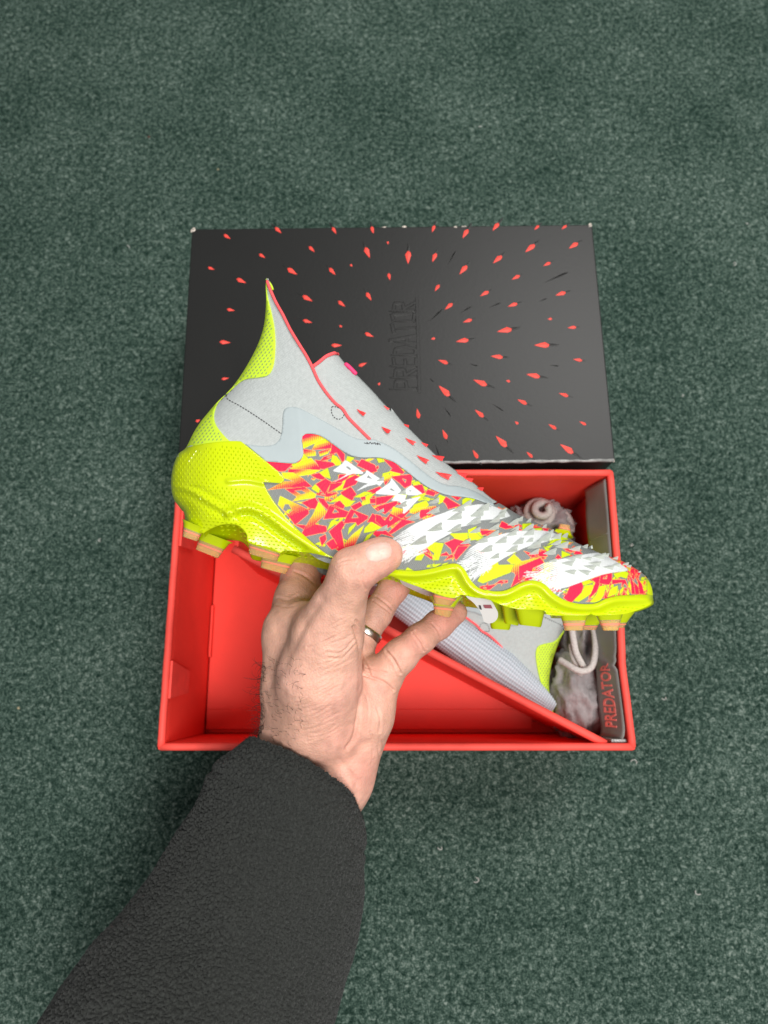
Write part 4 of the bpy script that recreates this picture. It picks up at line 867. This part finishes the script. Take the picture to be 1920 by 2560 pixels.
GXx, GYy, GZz = np.meshgrid(*AX, indexing='ij')
def cone_sdf(a, b, x, y, z):
    pa_, pb_ = a[:3], b[:3]; ab = pb_ - pa_; L2 = float(ab @ ab)
    t = np.clip(((x - pa_[0]) * ab[0] + (y - pa_[1]) * ab[1] + (z - pa_[2]) * ab[2]) / L2, 0, 1)
    return np.sqrt((x - pa_[0] - t * ab[0]) ** 2 + (y - pa_[1] - t * ab[1]) ** 2 + (z - pa_[2] - t * ab[2]) ** 2) - (a[3] + t * (b[3] - a[3]))
def smin(a, b, k):
    h = np.maximum(k - np.abs(a - b), 0) / k; return np.minimum(a, b) - h * h * k * 0.25
def hand_sdf(x, y, z):
    D = None
    for nm, (c, k) in chains.items():
        cs = [np.r_[hc(*p[:3]), p[3]] for p in c]; E_ = None
        for a, b_ in zip(cs[:-1], cs[1:]):
            s = cone_sdf(a, b_, x, y, z); E_ = s if E_ is None else smin(E_, s, 0.004)
        D = E_ if D is None else smin(D, E_, k)
    return D
Dg = np.full((nx, ny, nz3), 1.0, np.float32)
for s0 in range(0, nx, 16): Dg[s0:s0 + 16] = hand_sdf(GXx[s0:s0 + 16], GYy[s0:s0 + 16], GZz[s0:s0 + 16])
def surface_nets(D, origin, h):
    ins_ = D < 0; nx, ny, nz = D.shape
    acc = np.zeros((nx - 1, ny - 1, nz - 1, 3), np.float32); cnt = np.zeros((nx - 1, ny - 1, nz - 1), np.float32)
    cor = list(itertools.product((0, 1), repeat=3))
    def sub(c): return D[c[0]:nx - 1 + c[0], c[1]:ny - 1 + c[1], c[2]:nz - 1 + c[2]]
    for a in cor:
        for ax_ in range(3):
            if a[ax_]: continue
            b_ = list(a); b_[ax_] = 1; da, db = sub(a), sub(b_); k = (da < 0) != (db < 0)
            t = np.where(k, da / np.where(k, da - db, 1), 0)
            for m in range(3): acc[..., m] += np.where(k, a[m] + (t if m == ax_ else 0), 0)
            cnt += k
    act = cnt > 0; idx = np.full(act.shape, -1, np.int64); idx[act] = np.arange(act.sum())
    ii = np.argwhere(act); V = (ii + acc[act] / cnt[act][:, None]) * h + origin
    F = []
    for ax_ in range(3):
        u, v = (ax_ + 1) % 3, (ax_ + 2) % 3
        sl0 = [slice(None)] * 3; sl1 = [slice(None)] * 3; sl0[ax_] = slice(0, -1); sl1[ax_] = slice(1, None)
        a_, b_ = ins_[tuple(sl0)], ins_[tuple(sl1)]
        for sgn, k in ((1, a_ & ~b_), (-1, ~a_ & b_)):
            e = np.argwhere(k); e = e[(e[:, u] > 0) & (e[:, v] > 0) & (e[:, u] < D.shape[u] - 1) & (e[:, v] < D.shape[v] - 1)]
            if not len(e): continue
            def g(du, dv): q = e.copy(); q[:, u] -= du; q[:, v] -= dv; return idx[q[:, 0], q[:, 1], q[:, 2]]
            quad = np.stack([g(1, 1), g(0, 1), g(0, 0), g(1, 0)], 1); F.append(quad if sgn > 0 else quad[:, ::-1])
    return V, np.vstack(F)
hv, hf = surface_nets(Dg, lo_, VX)
hf = hf[(hf >= 0).all(1)]
# relax, then refine for the skin lines
me = bpy.data.meshes.new('person_body'); me.from_pydata(hv.tolist(), [], hf.tolist()); me.update()
bm = bmesh.new(); bm.from_mesh(me)
for _ in range(4): bmesh.ops.smooth_vert(bm, verts=bm.verts[:], factor=0.5, use_axis_x=True, use_axis_y=True, use_axis_z=True)
bmesh.ops.subdivide_edges(bm, edges=bm.edges[:], cuts=1, use_grid_fill=True, smooth=0.0)
for _ in range(2): bmesh.ops.smooth_vert(bm, verts=bm.verts[:], factor=0.5, use_axis_x=True, use_axis_y=True, use_axis_z=True)
bm.to_mesh(me); bm.free()
nv = len(me.vertices); co = np.zeros(nv * 3); me.vertices.foreach_get('co', co); co = co.reshape(-1, 3)
no = np.zeros(nv * 3); me.vertex_normals.foreach_get('vector', no); no = no.reshape(-1, 3)
hpx = np.stack([960 + FPX * co[:, 0] / -co[:, 2], 1280 - FPX * co[:, 1] / -co[:, 2]], 1)
face = np.clip(no[:, 2] * 1.6, 0, 1)
disp = np.zeros(nv)
def crease(k, pts, depth, wd, bulge=0.35):
    global disp
    l = smooth_line(Z(k, pts), 5); b0, b1 = l.min(0) - 4 * wd, l.max(0) + 4 * wd
    I = np.where(((hpx > b0) & (hpx < b1)).all(1) & (face > .05))[0]
    if not len(I): return
    d = seg_dist(l, hpx[I]); disp[I] += face[I] * depth * (-np.exp(-(d / wd) ** 2) + bulge * np.exp(-((d - 2.1 * wd) / (1.2 * wd)) ** 2))
crease('4', [(788,690),(815,760),(835,880),(832,1050),(822,1250),(790,1440),(740,1520)], .0014, 5.0, .15)
crease('4', [(560,500),(470,620),(380,790),(300,930),(230,1050)], .0011, 13, .1)
crease('4', [(850,1015),(930,1040),(1000,1070),(1060,1120)], .0009, 3.2)
crease('4', [(835,880),(880,960),(900,1010)], .0006, 2.6)
crease('4', [(870,960),(950,985),(1010,1000)], .0005, 2.4)
crease('4', [(800,640),(850,690),(930,740)], .0008, 3.0)
crease('4', [(1010,850),(1060,910),(1110,1000)], .0008, 3.0)
crease('4', [(1195,730),(1240,790),(1270,850)], .0006, 2.4); crease('4', [(1215,715),(1262,775),(1290,830)], .0005, 2.2)
crease('4', [(1330,660),(1370,710),(1390,760)], .0005, 2.2)
crease('4', [(940,470),(1010,520),(1050,560)], .0005, 2.4); crease('4', [(920,500),(1000,555),(1040,585)], .0004, 2.2)
crease('4', [(690,235),(740,215),(790,215)], .0003, 2.6); crease('4', [(670,270),(730,245),(800,250)], .00025, 2.2); crease('4', [(660,300),(720,280),(790,290)], .0002, 2.2)
crease('4', [(870,420),(840,360),(850,300)], .0004, 2.6)
crease('4', [(600,860),(700,860),(790,770)], .0004, 3.0); crease('4', [(620,900),(710,895),(800,800)], .0004, 2.8)
crease('4', [(260,480),(330,500),(400,470)], .0005, 3.0); crease('4', [(250,530),(330,545),(420,520)], .0005, 3.0); crease('4', [(520,390),(450,330),(380,300)], .0006, 3.2)
rs = random.Random(11)
for i in range(30):                              # fan of fine thenar wrinkles
    t = i / 29; x0 = 330 + 170 * t + rs.uniform(-30, 30); y0 = 1060 + 430 * t + rs.uniform(-14, 14); Lx = rs.uniform(180, 360) * (1 - .15 * t)
    crease('4', [(x0, y0), (x0 + Lx * .33, y0 - Lx * .10 + rs.uniform(-8, 8)), (x0 + Lx * .66, y0 - Lx * .27 + rs.uniform(-10, 10)), (min(x0 + Lx, 815), y0 - Lx * .48)], rs.uniform(.00004, .00016), rs.uniform(1.8, 3.2), .4)
for i in range(16):
    x0 = rs.uniform(420, 640); y0 = rs.uniform(700, 1000); crease('4', [(x0, y0), (x0 + 90, y0 - 25), (x0 + 180, y0 - 75)], rs.uniform(.00006, .00016), 2.6, .5)
for i in range(14):
    x0 = rs.uniform(840, 1000); y0 = rs.uniform(1150, 1600); crease('4', [(x0, y0), (x0 + 20, y0 + 80), (x0 + 15, y0 + 170)], rs.uniform(.0001, .00026), 2.6, .4)
# tendons and veins on the wrist, soft unevenness
crease('4', [(640,1680),(760,1600),(860,1500)], .0007, 12, .3)
crease('4', [(690,1600),(790,1740),(800,1780)], .0003, 6, .3)
qn = co * 130
disp += np.array([0.00035 * noise.noise(Vector(v)) for v in qn.tolist()])
co2 = co + no * disp[:, None]
hand_org = hc(780, 1900, .42)
me.vertices.foreach_set('co', (co2 - hand_org).ravel()); me.polygons.foreach_set('use_smooth', [True] * len(me.polygons)); me.update()

def skin_mat():
    m = bpy.data.materials.new('skin'); m.use_nodes = True; nt = m.node_tree; b = nt.nodes['Principled BSDF']; L = nt.links
    tc = nt.nodes.new('ShaderNodeTexCoord')
    def nz(sc_, det=4, dist=0): n = nt.nodes.new('ShaderNodeTexNoise'); n.inputs['Scale'].default_value = sc_; n.inputs['Detail'].default_value = det; n.inputs['Distortion'].default_value = dist; L.new(tc.outputs['Object'], n.inputs['Vector']); return n
    n1, n2, n3 = nz(28, 3), nz(170, 4, .4), nz(700, 3)
    cr = nt.nodes.new('ShaderNodeValToRGB'); e = cr.color_ramp.elements; e[0].position = .33; e[0].color = (0.60, 0.335, 0.24, 1); e[1].position = .70; e[1].color = (0.69, 0.385, 0.30, 1)
    L.new(n1.outputs['Fac'], cr.inputs[0])
    at_ = nt.nodes.new('ShaderNodeAttribute'); at_.attribute_name = 'flush'
    mx0 = nt.nodes.new('ShaderNodeMix'); mx0.data_type = 'RGBA'; L.new(at_.outputs['Fac'], mx0.inputs[0]); L.new(cr.outputs[0], mx0.inputs[6]); mx0.inputs[7].default_value = (0.72, 0.30, 0.24, 1)
    mr = nt.nodes.new('ShaderNodeMapRange'); mr.inputs[1].default_value = .3; mr.inputs[2].default_value = .7; mr.inputs[3].default_value = .86; mr.inputs[4].default_value = 1.10; L.new(n2.outputs['Fac'], mr.inputs[0])
    mx = nt.nodes.new('ShaderNodeMix'); mx.data_type = 'RGBA'; mx.blend_type = 'MULTIPLY'; mx.inputs[0].default_value = 1; L.new(mx0.outputs[2], mx.inputs[6]); L.new(mr.outputs[0], mx.inputs[7]); L.new(mx.outputs[2], b.inputs['Base Color'])
    b.inputs['Roughness'].default_value = 0.52; b.inputs['Specular IOR Level'].default_value = 0.35
    b.inputs['Subsurface Weight'].default_value = 0.18; b.inputs['Subsurface Radius'].default_value = (1, .32, .16); b.inputs['Subsurface Scale'].default_value = 0.0035
    vo_ = nt.nodes.new('ShaderNodeTexVoronoi'); vo_.inputs['Scale'].default_value = 900; L.new(tc.outputs['Object'], vo_.inputs['Vector'])
    ad_ = nt.nodes.new('ShaderNodeMath'); ad_.operation = 'MULTIPLY_ADD'; L.new(n3.outputs['Fac'], ad_.inputs[0]); ad_.inputs[1].default_value = .8; L.new(vo_.outputs['Distance'], ad_.inputs[2])
    bp_ = nt.nodes.new('ShaderNodeBump'); bp_.inputs['Strength'].default_value = .45; bp_.inputs['Distance'].default_value = .0004; L.new(ad_.outputs[0], bp_.inputs['Height']); L.new(bp_.outputs['Normal'], b.inputs['Normal'])
    return m
m_skin = skin_mat()
me.materials.append(m_skin)
fl = np.zeros(nv)
for (x, y, r, a) in ((1120,1550,55,.8),(1000,1460,60,.7),(930,1440,50,.45),(985,1390,30,.5),(870,1850,70,.35),(905,1930,60,.55),(930,1720,60,.35),(780,1430,45,.6),(1040,1610,50,.5),(840,1780,60,.25)):
    fl = np.maximum(fl, a * np.exp(-((hpx[:, 0] - x) ** 2 + (hpx[:, 1] - y) ** 2) / r ** 2))
fa = me.attributes.new('flush', 'FLOAT', 'POINT'); fa.data.foreach_set('value', fl)
person = empty('person'); person.matrix_world = CAMM.copy(); person.matrix_world = Matrix.Translation(CC) @ CAMM @ Matrix.Translation(Vector(hand_org))
tag(person, 'left hand and forearm in a charcoal fleece sleeve holding the boot', 'person')
body = bpy.data.objects.new('hand', me); COL.objects.link(body); body.parent = person
def hl(px, py, d): return Vector(hc(px, py, d) - hand_org)
# thumb nail laid on the surface
def surf_depth(px, py, d0=.34, d1=.46):
    ds = np.linspace(d0, d1, 260); pts = np.array([hc(px, py, d) for d in ds]); s = hand_sdf(pts[:, 0], pts[:, 1], pts[:, 2]); k = np.where(s < 0)[0]
    return ds[k[0]] if len(k) else None
m_nail = node_mat('nail', (0.70, 0.46, 0.385), 0.42, 0.5, 0.06, 300, sss=0.1)
nc = np.array(Z('4', [(958, 168)])[0]); ua = np.array([0.80, -0.18]); ua /= np.linalg.norm(ua); va = np.array([-ua[1], ua[0]])
V, F = [], []; NR, NA = 7, 28
for r in range(NR + 1):
    for a in range(NA):
        t = 2 * PI * a / NA; rr = r / NR; ca, sa = math.cos(t), math.sin(t); ex = .75
        q = nc + ua * 36 * rr * math.copysign(abs(ca) ** ex, ca) + va * 25 * rr * math.copysign(abs(sa) ** ex, sa)
        d = surf_depth(q[0], q[1]); d = d if d else (V and D_last) or .37
        D_last = d; V.append(hl(q[0], q[1], d - 0.0009 * (1 - rr ** 6) + (.0004 if r == NR else 0)))
for r in range(NR):
    for a in range(NA): F.append((r * NA + a, r * NA + (a + 1) % NA, (r + 1) * NA + (a + 1) % NA, (r + 1) * NA + a))
mesh_obj('thumbnail', V, F, m_nail, body)
# ring
m_ringm = node_mat('worn_silver', (0.62, 0.57, 0.50), 0.28, 0.5, 0.1, 300, 0.1, 400, metal=1.0)
p0, p1 = hl(905, 1592, .437), hl(945, 1530, .441); axr = (p1 - p0).normalized(); rc = p0.lerp(p1, .22); u_ = axr.orthogonal().normalized(); v_ = axr.cross(u_)
V, F = [], []; prof = [(-.0027, .0), (-.0024, .0009), (-.0012, .0014), (.0012, .0014), (.0024, .0009), (.0027, .0), (.0018, -.0006), (-.0018, -.0006)]
for i in range(64):
    a = 2 * PI * i / 64
    for s, h in prof: V.append(rc + axr * s + (u_ * math.cos(a) + v_ * math.sin(a)) * (.0096 + h))
for i in range(64):
    for k in range(8): F.append((i * 8 + k, i * 8 + (k + 1) % 8, ((i + 1) % 64) * 8 + (k + 1) % 8, ((i + 1) % 64) * 8 + k))
mesh_obj('ring', V, F, m_ringm, person)
# dark hair along the back of the wrist
m_hair = node_mat('dark_hair', (0.018, 0.011, 0.008), 0.5, 0.4)
V, F = [], []; rh = random.Random(5)
edge_rows = []
for yy in range(1650, 1875, 9):
    for xx in range(560, 800, 3):
        d = surf_depth(xx, yy, .38, .46)
        if d: edge_rows.append((xx, yy, d)); break
for i in range(210):
    if i < 130:
        ex_, ey_, d = edge_rows[min(len(edge_rows) - 1, int(len(edge_rows) * rh.random() ** .6))]; bx_, by_ = ex_ + rh.uniform(0, 10), ey_ + rh.uniform(-4, 4); a = rh.uniform(1.4, 3.6); cv = rh.uniform(-.45, .55); L = rh.uniform(3.0, 7.5)
    else:
        ex_, ey_, _ = edge_rows[rh.randrange(len(edge_rows))]; bx_, by_ = ex_ + rh.uniform(8, 110), ey_; a = rh.uniform(1.6, 3.4); cv = rh.uniform(-.3, .3); L = rh.uniform(1.5, 4.2)
    d = surf_depth(bx_, by_, .37, .46)
    if not d: continue
    pts = []; q = np.array([bx_, by_]); dz = d + .0001
    for k in range(8):
        pts.append(hl(q[0], q[1], dz)); q = q + np.array([math.cos(a), -math.sin(a) * .8]) * L; a += cv; dz -= rh.uniform(.0001, .0009)
    v, f = tube(pts, [0.0001 * (1 - .09 * k) for k in range(8)], 3); b0 = len(V); V += v; F += [tuple(j + b0 for j in x) for x in f]
ho = mesh_obj('arm_hair', V, F, m_hair, person); ho['kind'] = 'stuff'

# ------------------------------------------------------------------ fleece sleeve
edgeL = smooth_line([(634,1862),(585,1893),(530,1937),(475,2029),(420,2139),(356,2235),(292,2318),(200,2432),(125,2540),(-10,2740),(-200,3000)], 12)
edgeR = smooth_line([(897,2022),(912,2056),(916,2121),(905,2212),(878,2327),(841,2464),(812,2580),(760,2760),(690,2990),(600,3250)], 12)
def resamp(l, n):
    d = np.r_[0, np.cumsum(np.hypot(*np.diff(l, axis=0).T))]; s = np.linspace(0, d[-1], n); return np.stack([np.interp(s, d, l[:, k]) for k in range(2)], 1)
NS, NT = 560, 600
# sections matched by arc position, cuff first
SL, SR = resamp(edgeL, NS), resamp(edgeR, NS)
SD = np.interp(np.linspace(0, 1, NS), [0, .25, .5, .75, 1], [.418, .405, .385, .360, .325])
th = np.linspace(0, 2 * PI, NT, endpoint=False); V = np.zeros((NS, NT, 3)); axp = SL * 0
cpx = (SL + SR) / 2; tang = np.gradient(cpx, axis=0); tang /= np.linalg.norm(tang, axis=1)[:, None]
PXs = np.zeros((NS, NT, 2)); DPs = np.zeros((NS, NT))
for i in range(NS):
    hw = (SR[i] - SL[i]) / 2; rad = np.linalg.norm(hw); near = np.sin(th)
    bul = max(0, 1 - i / 70)
    PXs[i] = cpx[i] + np.cos(th)[:, None] * hw - tang[i] * ((34 * np.maximum(near, 0) - 30 * np.maximum(-near, 0)) * bul * (1 - .2 * np.abs(np.cos(th))))[:, None]
    rm = rad * SD[i] / FPX; DPs[i] = SD[i] - np.sin(th) * rm * 0.80
X = (PXs[..., 0] - 960) / FPX * DPs; Y = (1280 - PXs[..., 1]) / FPX * DPs; Zc = -DPs
S3 = np.stack([X, Y, Zc], -1)
du = np.gradient(S3, axis=0); dvv = np.roll(S3, -1, 1) - np.roll(S3, 1, 1); N3 = np.cross(dvv, du); N3 /= np.linalg.norm(N3, axis=2)[..., None] + 1e-12
cen = S3.mean(1, keepdims=True); N3 *= np.sign((N3 * (S3 - cen)).sum(2))[..., None]
flat = S3.reshape(-1, 3)
arc = np.r_[0, np.cumsum(np.linalg.norm(np.diff(S3.mean(1), axis=0), axis=1))]
dsp = np.zeros(NS * NT)
vis = (N3.reshape(-1, 3)[:, 2] > -0.35) & (np.repeat(np.arange(NS), NT) < 470)
K = np.where(vis)[0]; fl_ = (flat[K] * 1000).tolist()
def pile(v):
    p = Vector(v); w_ = noise.noise_vector(p * .35) * 1.0
    d = noise.voronoi((p + w_) * .41)[0]
    return (d[1] - d[0])
pv_ = np.array([pile(v) for v in fl_])
dsp[K] = 0.0022 * (1 - np.exp(-pv_ * 8.0))
fold = np.array([noise.noise(Vector(v) * .016) * .0055 + noise.noise(Vector(v) * .045 + Vector((3, 8, 1))) * .0018 for v in fl_]); dsp[K] += fold
dsp = dsp.reshape(NS, NT)
sarc = np.repeat(arc[:, None], NT, 1) + 0.004 * np.sin(th)[None] * 0
hem = 0.022; dsp += -0.0011 * np.exp(-((sarc - hem) / .0016) ** 2) + 0.0010 * np.exp(-((sarc - hem + .006) / .007) ** 2) + 0.0006 * np.exp(-((sarc - hem - .004) / .003) ** 2)
seam_t = math.radians(38); dsp += np.where(sarc > hem, -0.0010 * np.exp(-((th[None] - seam_t) / .02) ** 2) + .0006 * np.exp(-((th[None] - seam_t - .05) / .03) ** 2), 0)
S4 = S3 + N3 * dsp[..., None]
# rounded cuff edge turned inwards
inn = []
for k, (inw, bk) in enumerate(((.0012, -.0006), (.0028, .0004), (.0034, .003), (.0034, .010), (.0036, .022))):
    axm = (S3[8].mean(0) - S3[0].mean(0)); axm = axm / np.linalg.norm(axm); inn.append(S3[0] - N3[2] * inw + axm * bk + np.random.normal(0, .00012, (NT, 1)))
ALL = np.concatenate([np.array(inn[::-1]), S4], 0); n0 = ALL.shape[0]
VV = (ALL.reshape(-1, 3) - hand_org); I = np.arange(n0 * NT).reshape(n0, NT)
FF = np.stack([I[:-1], np.roll(I, -1, 1)[:-1], np.roll(I, -1, 1)[1:], I[1:]], -1).reshape(-1, 4)
m_fle = node_mat('charcoal_fleece', (0.027, 0.029, 0.027), 0.95, 0.1, 0.45, 1100, 0.8, 2200, sheen=0.10)
mesh_obj('sleeve', VV, FF[:, ::-1], m_fle, person)
# loose fibres standing off the fleece
V, F = [], []; rf = np.random.RandomState(4)
for _ in range(42000):
    i = int(rf.randint(0, 440) if rf.rand() > .25 else rf.randint(0, 14)); j = rf.randint(NT)
    if N3[i, j, 2] < -.3: continue
    p = Vector(S4[i, j] - hand_org); n = Vector(N3[i, j]); r = Vector(rf.normal(0, 1, 3)); t = (n * .7 + r * .55); L = rf.uniform(.0005, .0014); s = t.cross(n).normalized() * .00007; b0 = len(V)
    V += [p - s, p + s, p + t * L * .6 + r * .0002]; F.append((b0, b0 + 1, b0 + 2))
fo = mesh_obj('fleece_fibres', V, F, m_fle, person, False); fo['kind'] = 'stuff'

# ------------------------------------------------------------------ lint on the carpet
m_lint = node_mat('white_lint', (0.62, 0.62, 0.58), 0.8); m_crumb = node_mat('brown_crumb', (0.10, 0.03, 0.02), 0.8); m_tan = node_mat('tan_fleck', (0.42, 0.36, 0.22), 0.8)
rl = random.Random(2)
for px, py in ((318,618),(1201,318),(1835,660),(1710,990),(1578,1362),(1190,2200),(1660,1745),(1585,1905),(1100,2120),(1745,2230),(1868,557),(250,1350)):
    c = onz(px, py, 0.0012); a = rl.uniform(0, 6); R_l = rl.uniform(.0012, .0026); pts = [c + Vector((math.cos(a + k * .33) * R_l, math.sin(a + k * .33) * R_l * .8, .0006 * math.sin(k))) for k in range(rl.randint(8, 15))]
    V, F = tube([p - c for p in pts], .00028, 5); o = mesh_obj('lint_curl', V, F, m_lint); o.location = c; tag(o, 'tiny curl of white lint lying on the green carpet', 'lint', 'lint curls on the carpet')
def crumb(px, py, s, mat, name, label, cat):
    bm = bmesh.new(); bmesh.ops.create_icosphere(bm, subdivisions=2, radius=s)
    for v in bm.verts: v.co *= 0.7 + .6 * noise.noise(v.co * 700 + Vector((px, py, 0)) * .01); v.co.z *= .6
    o = bm_obj(name, bm, mat, None, True); o.location = onz(px, py, s * .4); tag(o, label, cat)
crumb(372, 342, .0016, m_crumb, 'brown_crumb', 'small reddish brown crumb on the carpet beyond the lid', 'crumb')
crumb(545, 423, .0013, m_tan, 'tan_fleck', 'small tan fleck on the carpet above the black lid', 'fleck')
crumb(46, 1770, .0016, m_tan, 'tan_fleck', 'tan crumb on the carpet left of the red box', 'fleck')
